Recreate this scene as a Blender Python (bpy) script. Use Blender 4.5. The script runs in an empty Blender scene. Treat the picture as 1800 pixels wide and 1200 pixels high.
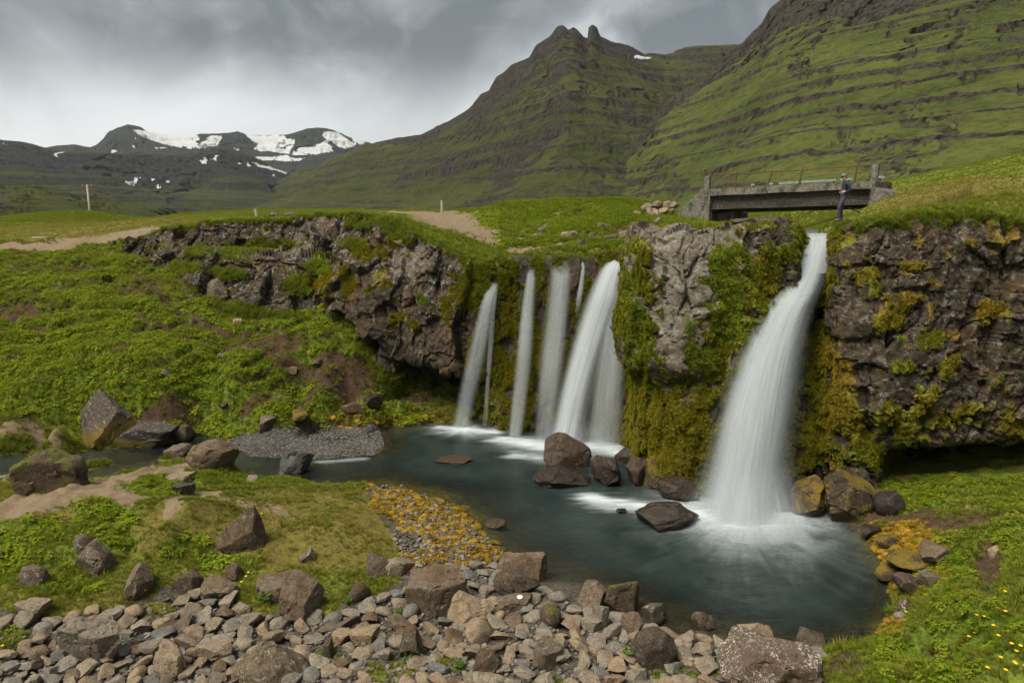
import bpy, bmesh, math, random
import numpy as np
from mathutils import Vector, Matrix, Euler

rng = np.random.default_rng(7)
random.seed(7)
scene = bpy.context.scene
COL = scene.collection

# ------------------------------------------------------------------ camera, world, sun, exposure
S = 1.14                                    # metres per layout unit
EYE = 8.4 * S                               # eye height above the pool
PITCH = math.atan(220 / 1200.0)
F = 1200.0                                  # focal length for an 1800 px wide picture
cam_d = bpy.data.cameras.new("camera"); cam = bpy.data.objects.new("camera", cam_d); COL.objects.link(cam)
cam_d.sensor_width = 36; cam_d.lens = 24; cam_d.clip_start = 0.1; cam_d.clip_end = 30000
cam.location = (0, 0, EYE); cam.rotation_euler = (math.pi / 2 - PITCH, 0, 0)
scene.camera = cam

SUN_EL, SUN_AZ = math.radians(52), math.radians(-62)    # azimuth measured from +Y towards +X
world = bpy.data.worlds.new("World"); scene.world = world; world.use_nodes = True
def build_world():
    nt = world.node_tree; N = nt.nodes; L = nt.links; N.clear()
    def n(t, **k):
        x = N.new(t)
        for a, b in k.items(): setattr(x, a, b)
        return x
    out = n('ShaderNodeOutputWorld'); bg = n('ShaderNodeBackground'); L.new(bg.outputs[0], out.inputs[0])
    sky = n('ShaderNodeTexSky', sky_type='NISHITA', sun_disc=False)
    sky.sun_elevation = SUN_EL; sky.sun_rotation = SUN_AZ; sky.air_density = 1.2; sky.dust_density = 2.0
    tc = n('ShaderNodeTexCoord'); sep = n('ShaderNodeSeparateXYZ'); L.new(tc.outputs['Generated'], sep.inputs[0])
    def m(op, a, b=None, c=None, clamp=False):
        x = n('ShaderNodeMath', operation=op); x.use_clamp = clamp
        for i, q in enumerate((a, b, c)):
            if q is None: continue
            if isinstance(q, (int, float)): x.inputs[i].default_value = q
            else: L.new(q, x.inputs[i])
        return x.outputs[0]
    z = m('MAXIMUM', sep.outputs[2], 0.0)
    k = m('ADD', z, 0.16)
    cx = m('DIVIDE', sep.outputs[0], k); cy = m('DIVIDE', sep.outputs[1], k)
    comb = n('ShaderNodeCombineXYZ'); L.new(cx, comb.inputs[0]); L.new(cy, comb.inputs[1])
    def noise(scale, det, rough, off, dist=0.0):
        mp = n('ShaderNodeMapping'); mp.inputs['Location'].default_value = off
        mp.inputs['Scale'].default_value = (1.0, 1.0, 1.0)
        L.new(comb.outputs[0], mp.inputs[0])
        t = n('ShaderNodeTexNoise'); t.inputs['Scale'].default_value = scale; t.inputs['Detail'].default_value = det
        t.inputs['Roughness'].default_value = rough; t.inputs['Distortion'].default_value = dist
        L.new(mp.outputs[0], t.inputs['Vector']); return t.outputs['Fac']
    dirv = n('ShaderNodeVectorMath', operation='MULTIPLY'); L.new(tc.outputs['Generated'], dirv.inputs[0]); dirv.inputs[1].default_value = (1.0, 1.0, 1.45)
    def noise3(scale, det, rough, off, dist):
        mp = n('ShaderNodeMapping'); mp.inputs['Location'].default_value = off; L.new(dirv.outputs[0], mp.inputs[0])
        t = n('ShaderNodeTexNoise'); t.inputs['Scale'].default_value = scale; t.inputs['Detail'].default_value = det; t.inputs['Roughness'].default_value = rough; t.inputs['Distortion'].default_value = dist
        L.new(mp.outputs[0], t.inputs['Vector']); return t.outputs['Fac']
    n3 = noise3(3.0, 8, 0.52, (0.35, 2.1, 0.7), 0.9)
    n1 = noise(0.42, 5, 0.5, (3.4, 1.2, 0.4), 0.3)
    n2 = noise(1.7, 8, 0.55, (7.4, 2.2, 1.9), 0.25)
    mix = m('ADD', m('ADD', m('MULTIPLY', n1, 0.05), m('MULTIPLY', noise3(9.0, 8, 0.55, (1.3, .4, 2.2), 0.6), 0.30)), m('MULTIPLY', n3, 0.65))
    ramp = n('ShaderNodeValToRGB'); L.new(mix, ramp.inputs[0])
    e = ramp.color_ramp.elements
    e[0].position = 0.42; e[0].color = (0.165, 0.182, 0.190, 1)
    e[1].position = 0.585; e[1].color = (0.56, 0.585, 0.59, 1)
    mid = ramp.color_ramp.elements.new(0.5); mid.color = (0.30, 0.322, 0.33, 1)
    # the cloud sheet is thinner and brighter low over the horizon
    low = n('ShaderNodeMapRange'); low.interpolation_type = 'SMOOTHSTEP'
    L.new(z, low.inputs[0]); low.inputs[1].default_value = 0.115; low.inputs[2].default_value = 0.225
    low.inputs[3].default_value = 1.0; low.inputs[4].default_value = 0.0
    lowf = m('MULTIPLY', low.outputs[0], m('MULTIPLY_ADD', n3, 1.5, 0.15, clamp=True), clamp=True)
    mx = n('ShaderNodeMix', data_type='RGBA'); L.new(lowf, mx.inputs[0]); L.new(ramp.outputs[0], mx.inputs[6])
    mx.inputs[7].default_value = (0.86, 0.88, 0.885, 1)
    sc = n('ShaderNodeVectorMath', operation='SCALE'); L.new(mx.outputs[2], sc.inputs[0]); sc.inputs['Scale'].default_value = CLOUD_GAIN
    fin = n('ShaderNodeMix', data_type='RGBA'); fin.inputs[0].default_value = 0.96
    L.new(sky.outputs[0], fin.inputs[6]); L.new(sc.outputs[0], fin.inputs[7])
    L.new(fin.outputs[2], bg.inputs[0]); bg.inputs[1].default_value = 0.1
EXPOSURE = 2.0
CLOUD_GAIN = 10.0 / 2 ** EXPOSURE
build_world()
sun_d = bpy.data.lights.new("sun", 'SUN'); sun = bpy.data.objects.new("sun", sun_d); COL.objects.link(sun)
sun_d.energy = 1.5; sun_d.angle = math.radians(34); sun_d.color = (1.0, 0.93, 0.80)
_sd = Vector((math.sin(SUN_AZ) * math.cos(SUN_EL), math.cos(SUN_AZ) * math.cos(SUN_EL), math.sin(SUN_EL)))
SUN_DIR = Vector((-0.62 * 0.62, -0.48 * 0.62, 0.788)).normalized()      # from behind the left shoulder
sun.rotation_euler = SUN_DIR.to_track_quat('Z', 'Y').to_euler()
scene.view_settings.view_transform = 'Standard'; scene.view_settings.look = 'None'
scene.view_settings.exposure = EXPOSURE; scene.view_settings.gamma = 1.0; scene.view_settings.use_curve_mapping = False
scene.render.engine = 'CYCLES'
cy = scene.cycles
cy.max_bounces = 6; cy.diffuse_bounces = 3; cy.glossy_bounces = 3; cy.transparent_max_bounces = 40; cy.transmission_bounces = 4
cy.use_denoising = True
try: cy.denoiser = 'OPENIMAGEDENOISE'; cy.denoising_input_passes = 'RGB_ALBEDO_NORMAL'
except Exception: pass
cy.use_adaptive_sampling = True; cy.adaptive_threshold = 0.02
cy.caustics_reflective = False; cy.caustics_refractive = False
for _nd in world.node_tree.nodes:
    if _nd.type == 'TEX_SKY':
        _nd.sun_elevation = math.asin(SUN_DIR.z); _nd.sun_rotation = math.atan2(SUN_DIR.x, SUN_DIR.y)

# ------------------------------------------------------------------ picture <-> place
_cp, _sp = math.cos(PITCH), math.sin(PITCH)
def ray(u, v):
    a = (np.asarray(u, float) - 900) / F; b = (600 - np.asarray(v, float)) / F
    return np.stack([a, _cp + b * _sp, -_sp + b * _cp], -1)
def P(u, v, Y):                              # the point on that line of sight at depth Y (layout units)
    d = ray(u, v); t = np.asarray(Y, float) * S / d[..., 1]
    p = d * t[..., None]; p[..., 2] += EYE; return p
def Pz(u, v, z):                             # the point on that line of sight at height z (layout units)
    d = ray(u, v); t = (np.asarray(z, float) * S - EYE) / d[..., 2]
    p = d * t[..., None]; p[..., 2] += EYE; return p
def proj(p):
    q = np.asarray(p, float) - np.array([0, 0, EYE])
    zc = q[..., 1] * _cp - q[..., 2] * _sp
    up = q[..., 1] * _sp + q[..., 2] * _cp
    zc = np.where(zc < 1e-3, 1e-3, zc)
    return 900 + F * q[..., 0] / zc, 600 - F * up / zc, zc

# ------------------------------------------------------------------ noise
def _h(ix, iy, iz, seed):
    x = (ix.astype(np.int64) * 374761393 + iy.astype(np.int64) * 668265263 + iz.astype(np.int64) * 2147483647 // 3 + seed * 974634777) & 0xFFFFFFFF
    x = ((x ^ (x >> 13)) * 1274126177) & 0xFFFFFFFF
    x = ((x ^ (x >> 16)) * 2246822519) & 0xFFFFFFFF
    x ^= x >> 15
    return (x & 0xFFFFFF) / float(0x1000000)
def vnoise(p, seed=0):
    p = np.asarray(p, float); i = np.floor(p); f = p - i; i = i.astype(np.int64)
    f = f * f * f * (f * (f * 6 - 15) + 10)
    r = 0
    for dx in (0, 1):
        wx = f[:, 0] if dx else 1 - f[:, 0]
        for dy in (0, 1):
            wy = f[:, 1] if dy else 1 - f[:, 1]
            for dz in (0, 1):
                wz = f[:, 2] if dz else 1 - f[:, 2]
                r = r + _h(i[:, 0] + dx, i[:, 1] + dy, i[:, 2] + dz, seed) * wx * wy * wz
    return r * 2 - 1
def fbm(p, octv=4, seed=0, gain=0.5):
    a, r, q, t = 1.0, 0, np.asarray(p, float), 0
    for o in range(octv):
        r = r + a * vnoise(q, seed + o * 17); t += a; a *= gain; q = q * 2.03 + 11.7
    return r / t
def voro(p, seed=0):
    p = np.asarray(p, float); b = np.floor(p).astype(np.int64); n = len(p)
    F1 = np.full(n, 9.0); F2 = np.full(n, 9.0); cen = np.zeros((n, 3)); cid = np.zeros((n, 3), np.int64)
    for dx in (-1, 0, 1):
        for dy in (-1, 0, 1):
            for dz in (-1, 0, 1):
                c = b + np.array([dx, dy, dz])
                q = np.stack([c[:, k] + _h(c[:, 0], c[:, 1], c[:, 2], seed + 100 * k + 1) for k in range(3)], 1)
                d = np.sqrt(((q - p) ** 2).sum(1))
                m = d < F1
                F2 = np.where(m, F1, np.minimum(F2, d)); F1 = np.where(m, d, F1)
                cen[m] = q[m]; cid[m] = c[m]
    rnd = np.stack([_h(cid[:, 0], cid[:, 1], cid[:, 2], seed + 900 + k) for k in range(4)], 1)
    return F1, F2, cen, rnd
def facet(p, cell, seed, tilt, off):         # blocks with flat, tilted faces and open joints between them
    q = p / np.asarray(cell, float)
    q = q + 0.18 * np.stack([fbm(q * 1.3 + 5 * k, 2, seed + k) for k in range(3)], 1)
    F1, F2, cen, r = voro(q, seed)
    d = (r[:, 0] - 0.5) * off + ((q - cen) * (r[:, 1:4] - 0.5)).sum(1) * 2 * tilt
    return d, F2 - F1
def sstep(a, b, x):
    t = np.clip((x - a) / (b - a), 0, 1); return t * t * (3 - 2 * t)
def p3(x, y, s=1.0, z=0.0):
    return np.stack([x * s, y * s, np.full(np.shape(x), z)], -1)

# ------------------------------------------------------------------ mesh helpers
def mesh_from(name, V, Fc, attrs=None, smooth=True):
    me = bpy.data.meshes.new(name)
    V = np.ascontiguousarray(V, np.float32); Fc = np.ascontiguousarray(Fc, np.int32)
    k = Fc.shape[1]
    me.vertices.add(len(V)); me.vertices.foreach_set('co', V.ravel())
    me.loops.add(Fc.size); me.loops.foreach_set('vertex_index', Fc.ravel())
    me.polygons.add(len(Fc)); me.polygons.foreach_set('loop_start', np.arange(0, Fc.size, k, dtype=np.int32))
    me.polygons.foreach_set('use_smooth', np.full(len(Fc), smooth, bool))
    me.update(calc_edges=True)
    for an, a in (attrs or {}).items():
        a = np.asarray(a, np.float32)
        if a.ndim == 1:
            t = me.attributes.new(an, 'FLOAT', 'POINT'); t.data.foreach_set('value', np.ascontiguousarray(a))
        else:
            if a.shape[1] == 3: a = np.concatenate([a, np.ones((len(a), 1), np.float32)], 1)
            t = me.attributes.new(an, 'FLOAT_COLOR', 'POINT'); t.data.foreach_set('color', np.ascontiguousarray(a).ravel())
    return me
def grid_faces(nr, nc, mask=None):
    i = np.arange(nr * nc).reshape(nr, nc)
    q = np.stack([i[:-1, :-1], i[:-1, 1:], i[1:, 1:], i[1:, :-1]], -1)
    return q[mask] if mask is not None else q.reshape(-1, 4)
def link(name, data, mat=None, parent=None, label=None, cat=None, group=None, kind=None):
    o = bpy.data.objects.new(name, data); COL.objects.link(o)
    if mat is not None and data is not None: data.materials.clear(); data.materials.append(mat)
    if parent is not None: o.parent = parent
    tag(o, label, cat, group, kind); return o
def tag(o, label=None, cat=None, group=None, kind=None):
    if label: o['label'] = label
    if cat: o['category'] = cat
    if group: o['group'] = group
    if kind: o['kind'] = kind
def catmull(pts, n):                          # smooth curve through points, n samples, even in station count
    pts = np.asarray(pts, float); m = len(pts)
    t = np.linspace(0, m - 1, n); i = np.clip(t.astype(int), 0, m - 2); f = (t - i)[:, None]
    g = lambda k: pts[np.clip(k, 0, m - 1)]
    a, b, c, d = g(i - 1), g(i), g(i + 1), g(i + 2)
    return 0.5 * (2 * b + (c - a) * f + (2 * a - 5 * b + 4 * c - d) * f ** 2 + (3 * b - a - 3 * c + d) * f ** 3)
def in_poly(u, v, poly):
    poly = np.asarray(poly, float); r = np.zeros(np.shape(u), bool); j = len(poly) - 1
    for i in range(len(poly)):
        xi, yi = poly[i]; xj, yj = poly[j]
        c = ((yi > v) != (yj > v)) & (u < (xj - xi) * (v - yi) / (yj - yi + 1e-12) + xi)
        r ^= c; j = i
    return r
def seg_dist(x, y, line):                     # distance of points to a polyline
    d = np.full(np.shape(x), 1e9)
    for (ax, ay), (bx, by) in zip(line[:-1], line[1:]):
        vx, vy = bx - ax, by - ay; t = np.clip(((x - ax) * vx + (y - ay) * vy) / (vx * vx + vy * vy + 1e-12), 0, 1)
        d = np.minimum(d, np.hypot(x - ax - t * vx, y - ay - t * vy))
    return d

# ------------------------------------------------------------------ material helpers
class NT:
    def __init__(s, name):
        s.m = bpy.data.materials.new(name); s.m.use_nodes = True
        s.t = s.m.node_tree; s.N = s.t.nodes; s.L = s.t.links; s.N.clear()
        s.out = s.N.new('ShaderNodeOutputMaterial')
    def n(s, t, **k):
        x = s.N.new(t)
        for a, b in k.items(): setattr(x, a, b)
        return x
    def put(s, sock, val):
        if val is None: return
        if hasattr(val, 'is_linked') or isinstance(val, bpy.types.NodeSocket): s.L.new(val, sock)
        elif isinstance(val, (tuple, list)) and len(val) == 3 and sock.type == 'RGBA': sock.default_value = (*val, 1)
        else: sock.default_value = val
    def math(s, op, a, b=None, c=None, clamp=False):
        x = s.n('ShaderNodeMath', operation=op); x.use_clamp = clamp
        for i, q in enumerate((a, b, c)): s.put(x.inputs[i], q)
        return x.outputs[0]
    def mix(s, f, a, b, mode='MIX'):
        x = s.n('ShaderNodeMix', data_type='RGBA', blend_type=mode); s.put(x.inputs[0], f); s.put(x.inputs[6], a); s.put(x.inputs[7], b)
        return x.outputs[2]
    def rng(s, v, a, b, lo=0.0, hi=1.0, smooth=True):
        x = s.n('ShaderNodeMapRange'); x.interpolation_type = 'SMOOTHSTEP' if smooth else 'LINEAR'
        s.put(x.inputs[0], v)
        for i, q in enumerate((a, b, lo, hi)): s.put(x.inputs[i + 1], q)
        return x.outputs[0]
    def pos(s): return s.n('ShaderNodeNewGeometry').outputs['Position']
    def obj(s): return s.n('ShaderNodeTexCoord').outputs['Object']
    def noise(s, vec, scale, det=4, rough=0.55, dist=0.0, stretch=None):
        if stretch is not None:
            mp = s.n('ShaderNodeMapping'); mp.inputs['Scale'].default_value = stretch; s.L.new(vec, mp.inputs[0]); vec = mp.outputs[0]
        t = s.n('ShaderNodeTexNoise'); s.L.new(vec, t.inputs['Vector'])
        t.inputs['Scale'].default_value = scale; t.inputs['Detail'].default_value = det
        t.inputs['Roughness'].default_value = rough; t.inputs['Distortion'].default_value = dist
        return t.outputs['Fac']
    def vor(s, vec, scale, feature='F1', out='Distance', rand=1.0):
        t = s.n('ShaderNodeTexVoronoi', feature=feature); s.L.new(vec, t.inputs['Vector'])
        t.inputs['Scale'].default_value = scale; t.inputs['Randomness'].default_value = rand
        return t.outputs[out]
    def noise_vec(s, vec, scale, amt):
        x = s.n('ShaderNodeTexNoise'); s.L.new(vec, x.inputs['Vector']); x.inputs['Scale'].default_value = scale; x.inputs['Detail'].default_value = 3
        k = s.n('ShaderNodeVectorMath', operation='MULTIPLY_ADD'); s.L.new(x.outputs['Color'], k.inputs[0]); k.inputs[1].default_value = (amt * 2,) * 3; s.L.new(vec, k.inputs[2]); return k.outputs[0]
    def attr(s, name, kind='GEOMETRY', out='Color'):
        a = s.n('ShaderNodeAttribute'); a.attribute_name = name; a.attribute_type = kind; return a.outputs[out]
    def sep(s, c):
        x = s.n('ShaderNodeSeparateColor'); s.L.new(c, x.inputs[0]); return x.outputs
    def bump(s, h, strength=0.5, dist=0.05, normal=None):
        x = s.n('ShaderNodeBump'); x.inputs['Strength'].default_value = strength; x.inputs['Distance'].default_value = dist
        s.L.new(h, x.inputs['Height'])
        if normal is not None: s.L.new(normal, x.inputs['Normal'])
        return x.outputs[0]
    def pbsdf(s, col, rough=0.9, normal=None, spec=0.2, **kw):
        b = s.n('ShaderNodeBsdfPrincipled'); s.put(b.inputs['Base Color'], col); s.put(b.inputs['Roughness'], rough)
        s.put(b.inputs['Specular IOR Level'], spec)
        if normal is not None: s.L.new(normal, b.inputs['Normal'])
        for k, q in kw.items(): s.put(b.inputs[k], q)
        return b.outputs[0]
    def done(s, sh): s.L.new(sh, s.out.inputs[0]); return s.m
def simple_mat(name, c1, c2, scale=8, rough=0.85, bump=0.3, bd=0.02, spec=0.2, space='obj'):
    t = NT(name); v = t.obj() if space == 'obj' else t.pos()
    a = t.noise(v, scale, 6, 0.6); b = t.noise(v, scale * 6, 3, 0.6)
    f = t.rng(t.math('ADD', t.math('MULTIPLY', a, 0.7), t.math('MULTIPLY', b, 0.3)), 0.35, 0.65)
    return t.done(t.pbsdf(t.mix(f, c1, c2), rough, t.bump(b, bump, bd), spec))

#@@PART2
# ------------------------------------------------------------------ the lie of the land
def tps_fit(xy, z, lam=1e-3):
    n = len(xy); d = np.hypot(xy[:, None, 0] - xy[None, :, 0], xy[:, None, 1] - xy[None, :, 1])
    K = np.where(d > 0, d * d * np.log(d + 1e-9), 0) + lam * np.eye(n) * n * 0.2
    A = np.zeros((n + 3, n + 3)); A[:n, :n] = K; A[:n, n] = 1; A[:n, n + 1:] = xy; A[n, :n] = 1; A[n + 1:, :n] = xy.T
    w = np.linalg.solve(A, np.concatenate([z, np.zeros(3)]))
    return xy, w
def tps_eval(m, x, y):
    xy, w = m; n = len(xy); r = w[n] + w[n + 1] * x + w[n + 2] * y
    for k in range(n):
        d2 = (x - xy[k, 0]) ** 2 + (y - xy[k, 1]) ** 2
        r = r + w[k] * 0.5 * d2 * np.log(d2 + 1e-9)
    return r
def ctrl(zs, ys, xyz=()):
    a = np.array([Pz(np.array(u), np.array(v), z) for u, v, z in zs] + [P(np.array(u), np.array(v), Y) for u, v, Y in ys]
                 + [np.array(q) * S for q in xyz])
    return a
LOW_Z = [  # pool and stream beds
    (1300,1000,-.9),(1100,960,-.8),(980,880,-.8),(900,820,-.8),(760,785,-.6),(1400,1000,-.9),(1460,1050,-.8),(1250,870,-.8),(1350,920,-.9),
    (1200,1040,-.7),(1000,960,-.6),(850,870,-.5),(700,825,-.5),(1050,800,-.7),(950,775,-.6),(870,760,-.6),(1380,1090,-.5),(1180,830,-.5),
    (0,822,-.4),(80,812,-.4),(200,797,-.4),(350,784,-.4),(480,822,-.35),(600,832,-.4),
    # water's edge, near side
    (0,850,.02),(60,852,.05),(150,824,.02),(230,808,.02),(300,803,.02),(350,812,.04),(430,812,.02),(480,833,.02),(540,842,.02),(600,848,.02),(650,852,.02),(740,875,.02),
    (820,905,.02),(850,950,.02),(900,985,.02),(960,1020,.02),(1060,1042,.02),(1140,1088,.02),(1240,1120,.02),(1330,1132,.02),(1440,1146,.02),(1530,1118,.02),
    (1575,1055,.02),(1555,990,.02),(1500,925,.02),(1440,890,.02),
    # far side
    (0,800,.02),(60,797,.02),(130,787,.02),(210,782,.02),(300,772,.02),(370,768,.02),(400,771,.1),(430,764,.13),(560,750,.14),(650,753,.12),(660,775,.08),(540,775,.2),(450,785,.16),(440,800,.05),(560,803,.04),(668,790,.03),
    (690,742,.02),(740,742,.02),(800,743,.02),(850,745,-.2),
    # far bank
    (0,772,.5),(100,755,.85),(200,752,.9),(300,748,.6),(400,738,.55),(520,725,.5),(620,722,.45),(700,722,.35),(760,715,.4),
    # peninsula
    (0,900,1.3),(100,866,1.3),(200,834,1.1),(280,818,.8),(370,802,.7),(420,840,.35),(520,858,.3),(620,878,.3),(700,910,.3),(760,950,.25),
    (100,930,1.15),(200,900,1.2),(300,880,1.05),(330,910,1.15),(420,900,.65),(520,900,.5),(600,930,.5),(680,960,.4),
    (60,1000,.75),(180,980,.8),(300,960,.85),(350,985,.5),(450,960,.6),(560,990,.5),(640,1000,.4),(120,1040,.6),(250,1045,.5),(400,1060,.35),(550,1050,.4),(700,1030,.3),(800,1010,.25),
    (0,1060,.6),(0,1130,.55),(100,1110,.45),(300,1110,.35),(500,1110,.32),(700,1090,.32),(850,1060,.25),(960,1060,.2),(1050,1090,.22),(100,1190,.45),(300,1190,.4),(500,1190,.4),(700,1190,.4),(900,1190,.4),(900,1120,.32),(1100,1180,.4),
    (1150,1130,.25),(1250,1170,.35),(1350,1170,.35),(1420,1190,.4),
    # right bank
    (1470,1160,.45),(1560,1190,1.2),(1600,1105,1.15),(1700,1060,1.7),(1800,1010,2.1),(1700,1190,1.9),(1800,1190,2.4),(1800,1100,2.3),(1640,1150,1.4),(1900,1100,2.8),(1900,980,2.7),
    (1620,1000,.45),(1660,960,.8),(1700,930,1.0),(1760,900,1.15),(1800,870,1.0),(1600,930,.4),(1560,890,.35),(1500,880,.35),(1600,860,.5),(1680,862,.85),(1740,850,.9),(1800,845,.95),(1740,985,1.1),(1880,860,1.3),
    (1460,860,.2),
]
LOW_Y = [(0,700,25.2),(0,640,26.6),(0,600,28),(0,560,29.4),(0,520,31.2),(0,480,33.6),(0,450,36),(0,434,38.4),(100,700,25.2),(100,600,28),(100,520,31),(100,455,36),(100,432,38.8),
    (200,690,25.4),(200,600,28),(200,520,31),(200,460,35.5),(220,432,38.6),(300,690,25.6),(300,600,28.4),(300,530,30.8),(285,480,34.2),
    (400,690,25.9),(400,620,28),(400,560,30),(370,530,31.2),(500,690,26.1),(500,620,27.9),(480,570,29.4),(560,680,26.6),(560,610,28.2),(540,565,29.3),(640,680,27.0),(620,640,27.9),
    (700,705,27.4),(760,705,28.4),(800,715,28.4),(-250,640,27),(-250,760,24),(-250,500,32),(-250,440,37.5)]
LOW_W = [(-24,20.5,-.3),(-30,18,-.3),(-24,14,.8),(-14,9,.6),(-7,8,.5),(0,8,.5),(5,8,.6),(9,8,2.0),(14,10,3.2),(18,14,3),(18,18,2.5),(-30,24,.8)]
UP_Y = [(0,425,40),(0,405,45),(0,392,52),(0,382,60),(120,418,41),(120,395,50),(230,412,38.8),(200,392,48),(200,381,60),(350,390,40),(350,376,56),(450,384,38),(470,379,44),
    (560,377,36),(560,372,46),(640,379,35),(640,371,46),(700,379,34),(700,371,44),(760,375,42),(800,370,48),(735,396,33),(770,400,33),(800,395,36),(830,415,32),(800,425,31),(850,440,30),(880,445,29.5),
    (950,447,29.3),(1020,446,29.3),(1060,440,29.2),(1000,430,31),(1000,405,34),(1000,380,38),(920,385,37),(900,358,41),(860,365,42),(1000,354,43),(1100,352,43),(1150,362,42),(1120,400,34),(1100,420,31),
    (1150,398,27),(1200,396,24.5),(1290,395,25),(1380,398,25.5),(1210,388,33),
    (1500,390,23.6),(1480,392,22.6),(1520,375,26),(1560,350,31),(1640,327,32),(1720,305,33),(1800,288,34),(1640,352,26),(1560,378,23.6),(1700,366,21.8),(1800,380,20.4),(1800,330,26),(1720,335,26),(1900,330,24)]
UP_W = [(-34,38,6.6),(-34,60,8.0),(12,36,7.6),(9.5,29,7.6),(14,36,7.4),(13.2,32,7.4),(15.2,42,7.4),(12.3,27.5,7.5),(17,52,7.6),(11.5,46,8.4),(20,45,9.5),(26,34,11.3),(26,22,10.3),(22,60,8.6),(0,62,8.2),(-20,75,8.3),(0,80,8.0),(20,80,8.2),(-40,80,8.1)]
def _dd(a): return a
c = ctrl(LOW_Z, LOW_Y, LOW_W); low_m = tps_fit(c[:, :2], c[:, 2])
c = ctrl([], UP_Y, UP_W); up_m = tps_fit(c[:, :2], c[:, 2])

# stations of the cliff: top (u, v, Y), foot (u, v, Y), plan fraction h(t), outward offset o(t), how far behind the edge the ground steps up
H0 = [(0,0),(1,1)]; O0 = [(0,0),(.15,.12),(.6,.1),(1,0)]
LEDGE = [(0,0),(.36,.10),(.43,.55),(.9,.85),(1,1)]
LEDGE2 = [(0,0),(.36,.26),(.43,.46),(.9,.89),(1,1)]
OVER = [(0,0),(.25,.35),(.66,.95),(.72,.85),(.79,-.3),(1,-.3)]
CAVE = [(0,0),(.25,.35),(.66,1.05),(.70,1.0),(.78,-1.2),(.9,-1.9),(1,-1.9)]
CAVE2 = [(0,0),(.25,.1),(.66,.3),(.70,.25),(.78,-.9),(.9,-1.5),(1,-1.5)]
FALLS = [(0,0),(.05,.05),(.4,-.25),(.75,-.15),(1,.1)]
PILL = [(0,0),(.08,.55),(.38,.75),(.5,.65),(.56,.05),(.7,.1),(.85,.1),(1,.0)]
MOSSY = [(0,0),(.1,.2),(.5,.1),(.8,.2),(1,0)]
RCAVE = [(0,0),(.1,.35),(.5,.75),(.80,.6),(.845,.35),(.89,-1.4),(1,-1.9)]
ROVER = [(0,0),(.1,.3),(.5,.55),(.72,.5),(.78,.0),(1,-.2)]
ST = [
    ((215,436,39),(205,447,38.0),H0,[(0,0),(1,0)],.9),
    ((250,424,37.6),(245,455,36.6),H0,O0,.9),
    ((290,405,36.4),(275,478,34.4),H0,O0,.9),
    ((370,393,35.2),(345,520,31.6),LEDGE,O0,.9),
    ((440,389,34.6),(400,543,30.4),LEDGE,O0,.9),
    ((510,386,34.0),(480,555,29.7),LEDGE,O0,.9),
    ((570,378,33.2),(550,568,29.2),LEDGE,O0,.9),
    ((630,380,32.2),(615,610,28.2),LEDGE2,OVER,1.2),
    ((690,386,31.2),(670,670,27.6),H0,OVER,1.8),
    ((735,410,29.8),(715,708,28.2),H0,CAVE,2.6),
    ((790,440,28.8),(770,716,28.2),H0,CAVE,2.8),
    ((842,466,28.1),(815,735,27.0),H0,CAVE2,2.2),
    ((882,457,28.4),(885,748,26.3),H0,FALLS,1.3),
    ((950,455,28.5),(955,752,26.0),H0,FALLS,1.1),
    ((1030,455,28.4),(1035,765,25.4),H0,FALLS,1.1),
    ((1100,446,27.9),(1098,790,24.3),H0,FALLS,1.1),
    ((1127,425,25.0),(1122,812,22.8),H0,MOSSY,1.0),
    ((1140,402,22.2),(1140,838,21.0),H0,PILL,1.2),
    ((1200,398,21.0),(1195,868,19.9),H0,PILL,1.3),
    ((1290,396,21.0),(1275,885,19.4),H0,MOSSY,1.2),
    ((1370,400,21.2),(1340,888,19.3),H0,MOSSY,1.0),
    ((1404,410,22.2),(1392,886,19.6),H0,MOSSY,1.0),
    ((1438,428,23.3),(1432,880,20.0),H0,MOSSY,1.0),
    ((1478,402,21.6),(1472,872,19.3),H0,MOSSY,1.0),
    ((1520,392,20.6),(1530,862,19.0),H0,ROVER,1.2),
    ((1600,381,20.0),(1610,850,19.3),H0,RCAVE,2.4),
    ((1700,376,19.5),(1705,842,19.5),H0,RCAVE,2.8),
    ((1800,388,19.1),(1805,836,19.4),H0,RCAVE,2.8),
    ((1930,388,18.6),(1935,836,18.8),H0,RCAVE,2.6),
    ((2080,380,18.2),(2085,836,18.2),H0,ROVER,1.6),
]
nst = len(ST)
tops = np.array([P(np.array(a[0]), np.array(a[1]), a[2]) for a, *_ in ST]); feet = np.array([P(np.array(b[0]), np.array(b[1]), b[2]) for _, b, *_ in ST])
TG = np.linspace(0, 1, 141)
hprof = np.array([np.interp(TG, *zip(*s[2])) for s in ST]); oprof = np.array([np.interp(TG, *zip(*s[3])) for s in ST]) * S
soff = np.array([s[4] for s in ST]) * S
NC = 1480
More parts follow.
